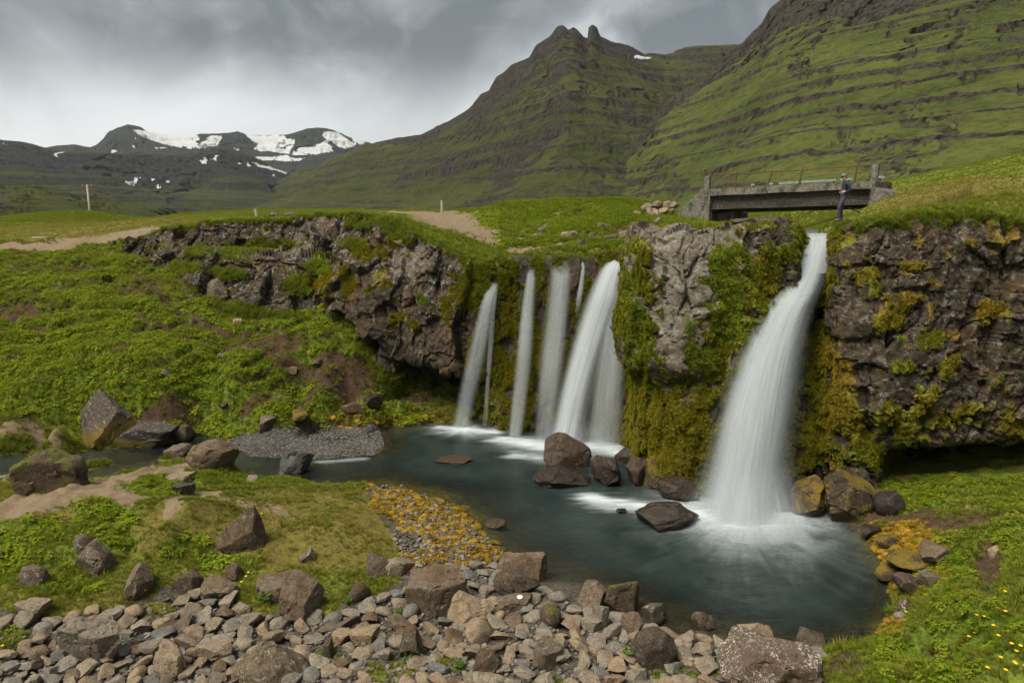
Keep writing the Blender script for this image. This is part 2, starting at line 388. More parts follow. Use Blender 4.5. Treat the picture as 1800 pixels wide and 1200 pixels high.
# columns evenly spaced along the cliff
_mid = (tops + feet) / 2; _d = np.concatenate([[0], np.cumsum(np.linalg.norm(np.diff(_mid[:, :2], axis=0), axis=1))])
_fine = catmull(np.concatenate([tops, feet], 1), 4000)
_mf = (_fine[:, :3] + _fine[:, 3:]) / 2
_cum = np.concatenate([[0], np.cumsum(np.linalg.norm(np.diff(_mf[:, :2], axis=0), axis=1))])
_tt = np.interp(np.linspace(0, _cum[-1], NC), _cum, np.linspace(0, nst - 1, 4000))
def at_cols(a):                               # per-station values -> per-column values
    i = np.clip(_tt.astype(int), 0, nst - 2); f = _tt - i; f = (f * f * (3 - 2 * f))
    a = np.asarray(a, float); f = f.reshape((-1,) + (1,) * (a.ndim - 1))
    return a[i] * (1 - f) + a[i + 1] * f
def at_cols_cr(a):
    f = catmull(a, 4000); k = np.interp(_tt, np.linspace(0, nst - 1, 4000), np.arange(4000))
    return np.stack([np.interp(k, np.arange(4000), f[:, c]) for c in range(f.shape[1])], 1)
c_top, c_foot = at_cols_cr(tops), at_cols_cr(feet)
c_h, c_o, c_off = at_cols(hprof), at_cols(oprof), at_cols(soff)
c_st = _tt.copy()

# plan line with long ends
line = np.concatenate([[[-400, 39 * S]], [[-60, 40 * S]], [[-30, 39.6 * S]], c_top[::12, :2], [[45, 19 * S]], [[400, 19 * S]]])
l_off = np.concatenate([[.8, .8, .8], c_off[::12], [2, 2]])
l_bl = np.concatenate([[2.2, 2.2, 2.2], np.interp(c_st[::12], [0, 1.2, 2.2], [2.2, .8, .28]), [.3, .3]])
def behind(x, y):                             # signed distance behind the edge, step offset, blend width
    x = x.ravel(); y = y.ravel(); best = np.full(x.shape, 1e18); sg = np.zeros(x.shape); of = np.zeros(x.shape); bl = np.zeros(x.shape)
    for k in range(len(line) - 1):
        a, b = line[k], line[k + 1]; vx, vy = b - a; L2 = vx * vx + vy * vy
        t = np.clip(((x - a[0]) * vx + (y - a[1]) * vy) / L2, 0, 1)
        dx, dy = x - a[0] - t * vx, y - a[1] - t * vy; d = dx * dx + dy * dy
        m = d < best - 1e-9
        best = np.where(m, d, best); sg = np.where(m, np.sign(vx * dy - vy * dx), sg)
        of = np.where(m, l_off[k] * (1 - t) + l_off[k + 1] * t, of); bl = np.where(m, l_bl[k] * (1 - t) + l_bl[k + 1] * t, bl)
    return np.sqrt(best) * sg, of, bl

def axis(lo, hi, step, far_lo, far_hi, g=1.10):
    a = list(np.arange(lo, hi, step)); s, q = step, a[0]; pre = []
    while q > far_lo: s = min(s * g, 600); q -= s; pre.append(q)
    s, q = step, a[-1]; post = []
    while q < far_hi: s = min(s * g, 600); q += s; post.append(q)
    return np.array(pre[::-1] + a + post)
XS = axis(-25.0, 19.0, 0.085, -9000, 9000); YS = axis(9.5, 36.5, 0.085, -1500, 9000)
GX, GY = np.meshgrid(XS, YS)
sd, sof, sbl = behind(GX, GY); sd = sd.reshape(GX.shape); sof = sof.reshape(GX.shape); sbl = sbl.reshape(GX.shape)
near = (np.abs(GX) < 60) & (GY > 5) & (GY < 110)
zl = np.zeros(GX.shape); zu = np.full(GX.shape, 7.2 * S)
zl[near] = tps_eval(low_m, GX[near], GY[near]); zu[near] = tps_eval(up_m, GX[near], GY[near])
zl = np.clip(zl, -1.1, 12); zu = np.clip(zu, 6.0, 15.5)
# towards the viewpoint the ground climbs to where the photographer stands; far away it levels out into the valley floor
wn = sstep(10.2, 8.2, GY); zl = zl * (1 - wn) + wn * (0.6 + np.clip(9.6 - GY, 0, 9.6) * 0.66 + np.clip(GX - 4, 0, 10) * 0.2)
R = np.hypot(GX, GY)
zl = zl * (1 - sstep(38, 60, np.abs(GX))) + sstep(38, 60, np.abs(GX)) * 4.5
wf = sstep(75, 120, R); zu = zu * (1 - wf) + wf * (7.2 * S)
zu -= sstep(110, 260, R) * 5.0
pts = np.stack([GX.ravel(), GY.ravel(), np.zeros(GX.size)], 1)
n_big = fbm(pts * 0.35, 3, 3).reshape(GX.shape); n_mid = fbm(pts * 1.3, 3, 5).reshape(GX.shape); n_sm = fbm(pts * 4.5, 3, 9).reshape(GX.shape)
land = sstep(-0.05, 0.35, zl)
tuss = np.abs(fbm(pts * 0.9 + 40, 3, 21).reshape(GX.shape))
slope_m = sstep(24 * S, 26 * S, GY)
zl = zl + land * (n_mid * (0.10 + .10 * sstep(.5, .9, zl)) + n_sm * 0.055 + slope_m * (n_big * 0.22 + n_mid * 0.12 + n_sm * 0.07)) + (1 - land) * n_mid * 0.12
pen = sstep(0.45, 0.9, zl) * (1 - slope_m)
zl = zl + pen * (0.06 - tuss * 0.42) 
zu = zu + (n_big * 0.16 + n_mid * 0.09 + n_sm * 0.05) * (1 - sstep(150, 400, R))
W = sstep(-1, 1, (sd - sof) / np.maximum(sbl, .05))
GZ = zl * (1 - W) + zu * W

# the stream that drains the pool to the left
def _flat(pl): return [tuple(Pz(np.array(a), np.array(b), 0.0)[:2]) for a, b in pl]
brook = _flat([(-500,800),(-100,815),(0,821),(80,814),(150,806),(220,797),(300,789),(350,788),(400,806),(470,824),(560,828),(660,818)])
dbr = seg_dist(GX, GY, brook); bw = 1 - sstep(.55, 1.35, dbr + n_mid * .2)
GZ = np.where(GZ > -.35, GZ * (1 - bw) + (-.35) * bw, GZ)
# a hollow eaten into the near right bank, and a slumped edge
_hu, _hv, _ = proj(np.stack([GX, GY, GZ], -1)); _hm = (GY < 22) & (GY > 8.5) & (GX > 3)
for _u, _v, _a, _b, _d in ((1650,1135,75,26,.85),(1740,1000,26,50,.22),(1610,1040,40,16,-.15),(1690,1075,60,16,-.22),(1590,1150,50,20,-.12),(1760,1100,60,25,-.15),(1700,960,60,20,-.12)):
    GZ = GZ - _hm * _d * np.exp(-(((_hu - _u) / _a) ** 2 + ((_hv - _v) / _b) ** 2))
# hummocks of the near left bank
for _u, _v, _a, _b, _d in ((340,905,80,26,.38),(200,898,60,20,.30),(120,980,45,16,.28),(560,925,110,30,.16),(60,1035,60,20,.20),(240,1020,40,14,.15),(430,905,30,18,-.15),(500,975,60,20,-.12),(300,975,60,16,-.18),(640,930,50,25,.12)):
    _k = (GY < 21) & (GY > 8.5) & (GX < 0); GZ = GZ + _k * _d * np.exp(-(((_hu - _u) / _a) ** 2 + ((_hv - _v) / _b) ** 2))
# the stream above the falls: a channel that leads back from each lip and turns away under the bridge
LIP_R = P(np.array(1437), np.array(411), 22.9); LIP_L = P(np.array(1085), np.array(446), 28.6)
chan = [(LIP_R[0] - .05, LIP_R[1] - 1.2), (LIP_R[0], LIP_R[1] + .6), (LIP_R[0] + .3, LIP_R[1] + 2.6), (LIP_R[0] + 2.2, LIP_R[1] + 7), (LIP_R[0] + 4.2, LIP_R[1] + 14), (LIP_R[0] + 9, LIP_R[1] + 26), (LIP_R[0] + 22, LIP_R[1] + 40)]
dch = seg_dist(GX, GY, chan)
WZ_UP = LIP_R[2]
cw = 1 - sstep(.55, 1.25, dch); cw *= (sd > -0.6)
GZ = GZ * (1 - cw) + np.minimum(GZ, WZ_UP - 0.28) * cw
chan2 = [(LIP_L[0] + .1, LIP_L[1] - 1.0), (LIP_L[0] + .3, LIP_L[1] + 1.2), (LIP_L[0] + 1.8, LIP_L[1] + 2.5)]
GZ0 = GZ
def gh(x, y):
    x = np.atleast_1d(np.asarray(x, float)); y = np.atleast_1d(np.asarray(y, float))
    i = np.clip(np.searchsorted(XS, x) - 1, 0, len(XS) - 2); j = np.clip(np.searchsorted(YS, y) - 1, 0, len(YS) - 2)
    fx = np.clip((x - XS[i]) / (XS[i + 1] - XS[i]), 0, 1); fy = np.clip((y - YS[j]) / (YS[j + 1] - YS[j]), 0, 1)
    return (GZ[j, i] * (1 - fx) + GZ[j, i + 1] * fx) * (1 - fy) + (GZ[j + 1, i] * (1 - fx) + GZ[j + 1, i + 1] * fx) * fy
def gnorm(x, y, e=0.12):
    nx = (gh(x - e, y) - gh(x + e, y)) / (2 * e); ny = (gh(x, y - e) - gh(x, y + e)) / (2 * e)
    n = np.stack([nx, ny, np.ones_like(nx)], -1); return n / np.linalg.norm(n, axis=-1, keepdims=True)
def hit(u, v, ymin=9.0, water=True):          # where a line of sight meets the ground (or the water)
    d = ray(u, v).reshape(-1, 3); n = len(d); res = np.full((n, 3), np.nan); alive = np.ones(n, bool)
    for y in np.concatenate([np.arange(ymin, 45, 0.06), np.arange(45, 140, 0.4)]):
        t = y / d[:, 1]; p = d * t[:, None]; z = p[:, 2] + EYE
        g = gh(p[:, 0], p[:, 1])
        if water: g = np.maximum(g, 0)
        m = alive & (z <= g)
        if m.any():
            res[m] = np.stack([p[m, 0], p[m, 1], g[m]], 1); alive &= ~m
            if not alive.any(): break
    return res
def hit1(u, v, **k):
    r = hit(np.array([u]), np.array([v]), **k)[0]
    return r

# ------------------------------------------------------------------ what covers the ground
def wline(pl, **k):                           # a polyline seen in the photograph, laid on the ground
    q = hit(np.array([a for a, b in pl], float), np.array([b for a, b in pl], float), **k); q = q[~np.isnan(q[:, 0])]
    return [(a, b) for a, b, _ in q]
m_path = np.zeros(GX.shape); m_soil = np.zeros(GX.shape); m_grav = np.zeros(GX.shape); m_leaf = np.zeros(GX.shape); m_moss = np.zeros(GX.shape)
sub = (GX > -40) & (GX < 24) & (GY > 8) & (GY < 62)
sx, sy = GX[sub], GY[sub]; nz = n_mid[sub] * .5 + n_sm[sub] * .5
gu, gv, _ = proj(np.stack([GX, GY, GZ], -1))
su, sv = gu[sub], gv[sub]
def paint(m, line_px, width, soft=.5, amt=1.0, **k):
    l = wline(line_px, **k)
    if len(l) < 2: return
    d = seg_dist(sx, sy, l); w = width * (1 + .6 * nz)
    m[sub] = np.maximum(m[sub], amt * (1 - sstep(w * (1 - soft), w * (1 + soft), d)))
def blob(m, u, v, ru, rv, amt=1.0, nzs=.6):
    d = np.hypot((su - u) / ru, (sv - v) / rv) + nz * nzs
    m[sub] = np.maximum(m[sub], amt * (1 - sstep(.6, 1.2, d)))
paint(m_path, [(-60,905),(0,897),(80,878),(160,853),(230,832),(300,822),(345,810)], .95)
paint(m_path, [(150,862),(215,866),(240,876)], .45); paint(m_path, [(300,895),(350,868),(380,862)], .28, amt=.9); paint(m_path, [(400,880),(470,890),(520,905)], .3, amt=.6)
paint(m_path, [(-60,436),(0,434),(90,430),(170,423),(230,413),(280,404)], 1.5)
paint(m_path, [(40,425),(110,420)], .5, amt=.5)
paint(m_path, [(470,378),(560,374),(660,373),(740,373),(790,380)], 1.6)
paint(m_path, [(760,374),(790,390),(800,400),(815,410)], 1.8); paint(m_path, [(740,392),(790,404)], .8); paint(m_path, [(800,400),(850,432),(900,443),(960,447)], .35, amt=.9)
paint(m_path, [(935,420),(960,395),(985,370)], .25, amt=.5); paint(m_path, [(870,440),(940,436),(1010,428),(1080,412)], .3, amt=.75); blob(m_soil, 1110, 405, 40, 14, .8); blob(m_soil, 1040, 415, 50, 6, .7); blob(m_soil, 1018, 375, 10, 14, .8); blob(m_soil, 940, 412, 40, 5, .6)
paint(m_path, [(100,760),(60,750),(0,758)], .25, amt=.8)
for l in ([(240,545),(330,600),(400,612),(480,630),(560,645),(640,665),(700,690)], [(330,555),(400,590),(470,610)], [(430,720),(520,708),(600,700),(690,692),(740,700)],
          [(250,738),(330,733)], [(230,480),(280,520),(330,560)], [(560,655),(600,675),(680,660)], [(330,470),(370,500),(390,520)], [(100,545),(60,520),(0,505)]):
    paint(m_soil, l, .22, amt=.75)
blob(m_soil, 620, 668, 100, 20, .8); blob(m_soil, 700, 700, 80, 12, .8); blob(m_soil, 30, 545, 50, 22, .9); blob(m_soil, 100, 470, 110, 12, .7); blob(m_soil, 350, 510, 60, 14, .6)
blob(m_soil, 490, 600, 70, 18, .8); blob(m_soil, 1738, 1000, 30, 60, 1.1, .3); blob(m_soil, 1490, 1170, 45, 32, 1.0); blob(m_soil, 1640, 915, 130, 24, 1.1); blob(m_soil, 1740, 905, 60, 18, .7); blob(m_soil, 1500, 905, 70, 30, .8)
blob(m_soil, 250, 1000, 20, 30, .5); blob(m_soil, 1655, 1142, 45, 12, .8)
for _q in ((280,1068,50,12),(690,1178,55,22),(800,1168,38,14),(20,1122,40,22),(430,1042,28,20),(1240,1185,70,10),(580,1150,30,14),(960,1195,40,10),(1180,1185,40,10)): _t = np.zeros(GX.shape); blob(_t, *_q, 1.0); m_turf = np.maximum(globals().get('m_turf', 0), _t)
# bare gravel: the bar, the shingle along the bottom of the picture, the bed under water
m_grav[sub] = np.maximum(m_grav[sub], np.clip((in_poly(su + nz * 12, sv + nz * 5, [(395,776),(430,758),(560,742),(668,742),(690,790),(560,812),(440,806)]) & (GZ[sub] > -.05)) * 1.0, 0, 1))
SHINGLE = [(-400,1075),(0,1068),(90,1085),(200,1070),(270,1050),(330,1020),(410,1045),(450,1075),(560,1085),(620,1065),(690,1040),(720,990),(690,940),(640,870),(655,845),(760,870),(900,940),(1000,1000),(1460,1130),(1440,1150),(1400,1260),(-400,1260)]
m_grav[sub] = np.maximum(m_grav[sub], in_poly(su + nz * 22, sv + nz * 14, SHINGLE) * 1.0)
m_grav = m_grav * (1 - m_turf * .9); m_grav = np.maximum(m_grav, sstep(.06, -.05, GZ))
m_grav = np.maximum(m_grav, sstep(11.2, 10.2, GY) * (GX < 5))
for u, v, a, b in ((735,878,75,30),(780,915,75,36),(815,950,65,36),(700,850,60,14),(850,985,60,26),(760,995,50,28),(905,1005,40,14),(1590,965,85,45),(1610,1010,65,40),(1560,1100,30,20),(1590,940,60,30),(1540,950,40,30),(640,735,90,14),(740,735,60,12),(1210,860,60,40)):
    blob(m_moss, u, v, a, b, .95)
for u, v, a, b in ((190,905,60,32),(60,930,70,22),(20,980,60,30),(400,985,60,14),(330,960,50,25),(300,850,50,18),(240,860,40,14),(180,950,60,20),(120,1030,90,20),(1640,1150,110,60),(1700,1100,100,60),(1560,1170,60,40),(1690,960,40,60),(1770,930,40,80),
                   (1700,850,130,22),(1620,870,60,30),(1660,1000,50,50),(1500,1020,10,10),(60,1100,50,14)):
    blob(m_leaf, u, v, a, b, .9)
hs = slope_m[sub] * (sd[sub] < sof[sub])
m_leaf[sub] = np.maximum(m_leaf[sub], hs * sstep(-.25, .15, fbm(np.stack([sx, sy, sx * 0], 1) * .55, 3, 77) + .05) * .95)
blob(m_leaf, 540, 600, 42, 60, 1.0); blob(m_leaf, 150, 600, 200, 90, .9); blob(m_leaf, 60, 680, 140, 60, .9); blob(m_leaf, 430, 735, 200, 10, .9)
blob(m_leaf, 1000, 385, 160, 25, .8); blob(m_leaf, 1000, 425, 160, 12, .5)
for a in (m_leaf, m_moss): a *= (1 - m_path)
# trodden terraces along the hillside
_z = GZ[sub] / .62 + fbm(np.stack([sx, sy, sx * 0], 1) * .30, 3, 88) * 2.2; _fr = _z - np.floor(_z); _brk = sstep(-.15, .2, fbm(np.stack([sx * .35, np.floor(_z) * 3.1, sx * 0], 1), 3, 89) + .25 * (sv < 540) + .2 * (su > 380) - .15 * (su < 250) * (sv > 540))
m_soil[sub] = np.maximum(m_soil[sub], hs * (GZ[sub] > .5) * sstep(.10, .0, np.abs(_fr - .5) - .10) * _brk * .6); terr_h = np.zeros(GX.shape); terr_h[sub] = hs * (sstep(.35, .65, _fr) - _fr) * .30
m_leaf *= (1 - m_soil) * (1 - m_grav); m_soil *= (1 - m_path)
inner = fbm(pts * 0.16 + 9, 3, 31).reshape(GX.shape)
# dry, yellowish turf: the peninsula, the plateau, the knoll
dry = np.clip(.5 + inner * .9 + n_mid * .5, 0, 1); dry[sub] = np.maximum(dry[sub], 0)
dryk = np.zeros(GX.shape)
def dblob(u, v, a, b, amt):
    d = np.hypot((su - u) / a, (sv - v) / b) + nz * .4
    dryk[sub] = np.maximum(dryk[sub], amt * (1 - sstep(.5, 1.3, d)))
dblob(540, 930, 230, 80, .95); dblob(330, 930, 160, 60, .7); dblob(100, 880, 160, 60, .7); dblob(1680, 350, 190, 60, .8); dblob(180, 400, 330, 25, .75); dblob(200, 1050, 250, 50, .55); dblob(1600, 1080, 120, 40, .5); dblob(1500, 880, 60, 20, .3)
dry = np.maximum(dry * .35, dryk) * (1 - m_leaf * .8)
GZ = GZ + terr_h - m_path * 0.05 - m_soil * .05 + m_leaf * .05 + m_moss * np.abs(n_sm) * .16
ground_me = mesh_from("ground", np.stack([GX.ravel(), GY.ravel(), GZ.ravel()], 1), grid_faces(*GX.shape),
    {'ma': np.stack([m_path.ravel(), m_soil.ravel(), m_grav.ravel(), m_leaf.ravel()], 1), 'mb': np.stack([m_moss.ravel(), dry.ravel(), sstep(.12, -.02, GZ).ravel(), np.zeros(GX.size)], 1)})
def mat_ground():
    t = NT("turf, soil and shingle"); p = t.pos()
    a = t.attr('ma'); sa = t.sep(a); b = t.sep(t.attr('mb'))
    leafv = t.attr('ma', out='Alpha')
    n1 = t.noise(p, 1.1, 6, .62); n2 = t.noise(p, 9, 5, .65); n3 = t.noise(p, 45, 3, .7); n4 = t.noise(p, 3.2, 5, .6, .4)
    fine = t.math('ADD', t.math('MULTIPLY', n2, .5), t.math('MULTIPLY', n3, .5))
    green = t.mix(t.rng(n2, .3, .7), (.075, .120, .012), (.17, .225, .024))
    dryc = t.mix(t.rng(fine, .35, .68), (.085, .075, .016), (.215, .17, .045))
    g = t.mix(t.math('MULTIPLY_ADD', t.rng(n4, .3, .7), .5, b[1], clamp=True), green, dryc)
    g = t.mix(t.rng(n1, .52, .72, 0, .35), g, (.13, .105, .045))
    leaf = t.mix(t.rng(fine, .38, .66), (.045, .085, .009), (.14, .215, .02))
    g = t.mix(t.math('MULTIPLY', leafv, .8), g, leaf)
    moss = t.mix(t.rng(fine, .36, .64), (.07, .052, .011), (.19, .130, .024)); g = t.mix(b[0], g, moss)
    soil = t.mix(t.rng(fine, .34, .66), (.036, .022, .014), (.105, .064, .040))
    e = t.math('ADD', sa[1], t.math('MULTIPLY', t.math('SUBTRACT', n2, .5), .9)); g = t.mix(t.rng(e, .38, .62), g, soil)
    path = t.mix(t.rng(fine, .3, .7), (.14, .10, .062), (.25, .19, .122))
    e = t.math('ADD', sa[0], t.math('MULTIPLY', t.math('SUBTRACT', n2, .5), .8)); g = t.mix(t.rng(e, .36, .62), g, path)
    v = t.vor(p, 22, out='Color'); vv = t.sep(v)
    grav = t.mix(t.rng(vv[0], 0, 1), (.040, .035, .029), (.13, .112, .09))
    grav = t.mix(t.rng(n3, .35, .65, 0, .6), grav, (.055, .047, .038))
    bed = t.mix(t.rng(n2, .35, .65), (.020, .016, .008), (.085, .066, .034))
    grav = t.mix(b[2], grav, bed)
    e = t.math('ADD', sa[2], t.math('MULTIPLY', t.math('SUBTRACT', n2, .5), .9)); gm = t.rng(e, .40, .60)
    g = t.mix(t.math('MULTIPLY', gm, t.math('SUBTRACT', 1.0, t.math('MULTIPLY', b[0], .8))), g, grav)
    hgt = t.math('ADD', t.math('MULTIPLY', n3, .5), t.math('MULTIPLY', n2, 1.0))
    return t.done(t.pbsdf(g, t.math('SUBTRACT', .95, t.math('MULTIPLY', b[2], .5)), t.bump(hgt, .8, .06), .15))
ground = link("ground", ground_me, mat_ground(), kind='structure')

#@@PART3
# ------------------------------------------------------------------ rock cliffs
NFOLD, NFACE, NSUNK = 24, 205, 8
def build_cliff():
    tg = np.linspace(0, 1, NFACE)
    down = 1.0 * S
    mid = (c_top + c_foot) / 2
    T = np.gradient(mid[:, :2], axis=0); k = np.ones(41) / 41
    T = np.stack([np.convolve(np.pad(T[:, i], 20, 'edge'), k, 'valid') for i in range(2)], 1)
    T /= np.linalg.norm(T, axis=1, keepdims=True)
    Nn = np.stack([T[:, 1], -T[:, 0]], 1)                     # outward, towards the pool
    ph = np.stack([np.interp(tg, TG, c_h[i]) for i in range(NC)]); po = np.stack([np.interp(tg, TG, c_o[i]) for i in range(NC)])
    kk = np.ones(7) / 7
    po = np.stack([np.convolve(np.pad(r, 3, 'edge'), kk, 'valid') for r in po])
    D = c_foot - c_top
    face = np.zeros((NC, NFACE, 3))
    face[..., :2] = c_top[:, None, :2] + D[:, None, :2] * ph[..., None] + Nn[:, None] * po[..., None]
    face[..., 2] = c_top[:, None, 2] + D[:, None, 2] * tg[None]
    sunk = np.repeat(face[:, -1:], NSUNK, 1); sunk[..., 2] -= np.linspace(.12, 1, NSUNK)[None] * down
    f = np.linspace(1, 0, NFOLD + 1)[:-1] ** 1.3
    fold = np.zeros((NC, NFOLD, 3)); dist = f[None] * (c_off[:, None] + .7)
    fold[..., :2] = c_top[:, None, :2] - Nn[:, None] * dist[..., None]
    z = gh(fold[..., 0].ravel(), fold[..., 1].ravel()).reshape(NC, NFOLD)
    inside = sstep(.3, .9, (dist - c_off[:, None] + .9))      # only where the ground has stepped up is its height the plateau's
    fold[..., 2] = np.where(inside > .5, z, c_top[:, None, 2] + .02)
    end_z = fold[:, 0, 2].copy()
    g = (1 - f)[None]
    fold[..., 2] = (end_z[:, None] - .12) * (1 - g) + (c_top[:, None, 2]) * g
    V = np.concatenate([fold, face, sunk], 1)
    nr = V.shape[1]
    # rock relief, pushed along the local normal
    du = np.gradient(V, axis=0); dv = np.gradient(V, axis=1)
    Nr = np.cross(dv, du); Nr /= np.linalg.norm(Nr, axis=-1, keepdims=True) + 1e-9
    for _ in range(3):
        for ax in (0, 1):
            Nr = (np.roll(Nr, 1, ax) + Nr * 2 + np.roll(Nr, -1, ax))
    Nr /= np.linalg.norm(Nr, axis=-1, keepdims=True) + 1e-9
    outw = np.concatenate([Nn, np.zeros((NC, 1))], 1)[:, None]
    flip = (Nr * (outw + np.array([0, 0, .6]))).sum(-1) < 0
    Nr[flip] *= -1
    p = V.reshape(-1, 3); u, v, _ = proj(p)
    st = np.repeat(c_st[:, None], nr, 1).ravel()
    tt = np.concatenate([-f, tg, np.ones(NSUNK)])[None].repeat(NC, 0).ravel()
    # masks: moss and its hue (0 olive green, 1 orange), lichen, grass, wetness
    n1 = fbm(p * .9, 4, 41); n2 = fbm(p * 3.1, 3, 43); n3 = fbm(p * 7.0, 2, 47)
    moss = np.zeros(len(p)); hue = np.zeros(len(p)); grass = np.zeros(len(p)); lich = np.zeros(len(p)); wet = np.zeros(len(p)); pale = np.zeros(len(p)); brt = np.zeros(len(p))
    def put(a, cu, cv, ru, rv, amt=1.0, ns=.75):
        d = np.hypot((u - cu) / ru, (v - cv) / rv) + n2 * ns + n1 * .35 + n3 * .45
        w = amt * (1 - sstep(.65, 1.1, d)); np.maximum(a, w, out=a); return w
    def moss_at(cu, cv, ru, rv, h, amt=1.0, b=0.0):
        w = put(moss, cu, cv, ru, rv, amt); hue[:] = hue * (1 - w) + h * w; brt[:] = brt * (1 - w) + b * w
    L = (st < 11.6)
    lich[:] = np.where(L, .85, .55)
    lich *= np.where((st > 7.0) & (st < 11) & (tt > .45), .25, 1)
    put(lich, 1190, 490, 80, 150, 1.0); put(pale, 1192, 500, 90, 165, 1.0, .3); put(pale, 1240, 420, 130, 55, .9); put(pale, 1320, 440, 50, 40, .8); put(lich, 1300, 410, 120, 30, 1.0); put(pale, 1300, 495, 20, 45, .9)
    put(pale, 720, 440, 40, 60, .55); put(pale, 540, 420, 50, 40, .5); put(pale, 1180, 600, 50, 50, .7)
    # amphitheatre behind the left falls: green-gold moss over dark wet rock
    am = (st > 11.0) & (st < 15.6)
    moss[am] = np.maximum(moss[am], .9 * sstep(-.12, .22, n1[am] + .10 * np.sin(p[am, 0] * 3.1))); hue[am] = .25 + n2[am] * .4
    wet[am] = 1
    for q in ((905,520,32,75,.30),(900,600,30,90,.45),(935,480,30,30,.2),(960,640,30,70,.55),(1050,640,60,140,.30),(1120,640,40,160,.12),(1130,720,50,100,.22),(1120,470,25,60,.35),(1110,560,22,70,.15),(860,600,25,70,.3),(820,520,22,50,.35),(850,700,40,50,.5),(905,690,40,50,.55),
              (1150,760,60,70,.45),(1200,760,50,80,.4),(1170,820,50,40,.6),(1240,740,36,90,.45),(1255,560,26,90,.30),(1290,560,36,100,.35),(1325,520,30,80,.30),(1340,470,40,40,.38),(1370,430,45,30,.25),(1300,450,40,25,.3),(1215,830,40,50,.5),(1280,660,24,80,.4),
              (1440,540,22,60,.20),(1435,620,28,50,.28),(1440,690,40,60,.30),(1475,640,22,60,.75),(1485,700,24,40,.7),(1470,470,22,60,.4),(1480,420,20,40,.45),(1455,760,50,40,.4),(1500,780,60,40,.45),(1540,800,60,30,.3),(1480,740,40,30,.6),
              (1560,735,40,30,.45),(1620,710,26,40,.5),(1590,760,40,24,.4),(1640,740,30,24,.55),(1620,600,45,16,.25),(1580,640,20,14,.25),(1740,545,26,22,.85),(1530,500,20,40,.55),(1590,530,30,16,.7),(1600,470,25,14,.65),(1755,740,40,30,.6),(1700,720,30,20,.6),(1660,640,20,20,.5),(1560,560,30,20,.6),
              (570,495,32,22,.62),(610,500,20,26,.6),(560,460,20,16,.2),(650,440,30,18,.55),(700,420,24,10,.5),(430,440,50,10,.3),(480,430,50,10,.25),(790,540,16,26,.4),(840,480,24,20,.2),(870,500,14,40,.2),(700,560,20,12,.5),(680,505,14,10,.5)):
        moss_at(*q)
    # thin orange and olive growth all over the right-hand rock
    rr = st > 22.4; w = sstep(.12, .5, n1 + n2 * .6) * .62 * rr; hue[:] = np.where(w > moss, .62 + n2 * .3, hue); moss[:] = np.maximum(moss, w)
    pm = (st > 15.5) & (st < 22.4); w = sstep(.10, .45, n1 + n2 * .5 + .25 * sstep(600, 720, v) - .5 * pale) * .85 * pm; hue[:] = np.where(w > moss, .35 + n2 * .3, hue); moss[:] = np.maximum(moss, w)
    w = sstep(.35, .6, n1 + n2 * .7) * .55 * L; hue[:] = np.where(w > moss, .3 + n2 * .4, hue); moss[:] = np.maximum(moss, w)
    for q in ((1290,510,34,90),(1270,470,30,60),(1215,620,12,60),(590,600,40,40),(520,500,22,20),(560,470,25,14),(745,530,10,10),(1240,640,14,40)): put(grass, *q, .9)
    put(grass, 330, 472, 34, 12, .9); put(grass, 395, 482, 30, 10, .9); put(grass, 620, 430, 24, 10, .8); put(grass, 700, 412, 30, 10, .8); put(grass, 345, 440, 26, 10, .8); put(grass, 420, 443, 60, 9, .9); put(grass, 480, 432, 50, 8, .8); put(grass, 640, 395, 40, 8, .9); put(grass, 720, 400, 60, 12, .9); put(grass, 845, 430, 40, 30, 1.0)
    rim = sstep(.05, -.04, tt + n2 * .05 - .015) * np.where((st > 15.8) & (st < 22.8), .35, np.where((st > 11.3) & (st < 15.8), .5, 1.0))
    grass[:] = np.maximum(grass, rim)
    low = sstep(.93, .985, tt + n2 * .05) * (st < 9.3); grass[:] = np.maximum(grass, low)
    wet[:] = np.maximum(wet, ((st > 18.8) & (st < 23.5)) * sstep(1330, 1380, u) * .9); wet[:] = np.maximum(wet, sstep(.86, .97, tt) * .8)
    lich *= (1 - wet * .85)
    gap = fbm(p * np.array([2.3, 2.3, 1.0]), 3, 49); moss[:] = moss * (.30 + .70 * sstep(-.48, -.05, gap)); hue[:] = hue + gap * .3
    # relief
    ease = np.ones((NC, nr)); ease[:, :NFOLD] = (np.linspace(0.05, 1, NFOLD) ** .8)[None]; ease = ease.ravel()
    stl = np.where(L, 1.0, np.where(st < 15.8, .6, 1.0)) * (1 - .65 * sstep(20.3, 21.2, st) * (1 - sstep(22.6, 23.2, st)) * sstep(.7, .4, tt))
    q = p + .35 * np.stack([fbm(p * .5 + 9 * i, 2, 60 + i) for i in range(3)], 1)
    f1, c1 = facet(q, (1.5, 1.5, 3.0), 11, .48, .62); f2, c2 = facet(p, (.66, .66, 1.05), 12, .12, .20); f3, c3 = facet(p, (.33, .33, .42), 13, .04, .055)
    f4, c4 = facet(p, (.17, .17, .22), 15, .025, .03)
    ridg = 1 - np.abs(fbm(p * np.array([2.2, 2.2, .9]), 4, 16, .6)) * 2
    rough = f1 + f2 + f3 + f4 + fbm(p * 1.7, 5, 14, .62) * .10 + (ridg - .5) * .05 * (st > 22)
    zq = (p[:, 2] + .30 * n1 + .10 * n2) / .80; zi = np.floor(zq); colh = _h(zi.astype(np.int64), np.floor(st * .8 + zi * .37).astype(np.int64), np.zeros(len(p), np.int64), 77)
    rough += (colh - .5) * np.where(st > 22.6, .34, np.where(st < 11, .20, .10)) * sstep(.02, .10, tt) * (1 - sstep(.80, .86, tt))
    rough -= .08 * (1 - sstep(.0, .05, c1))
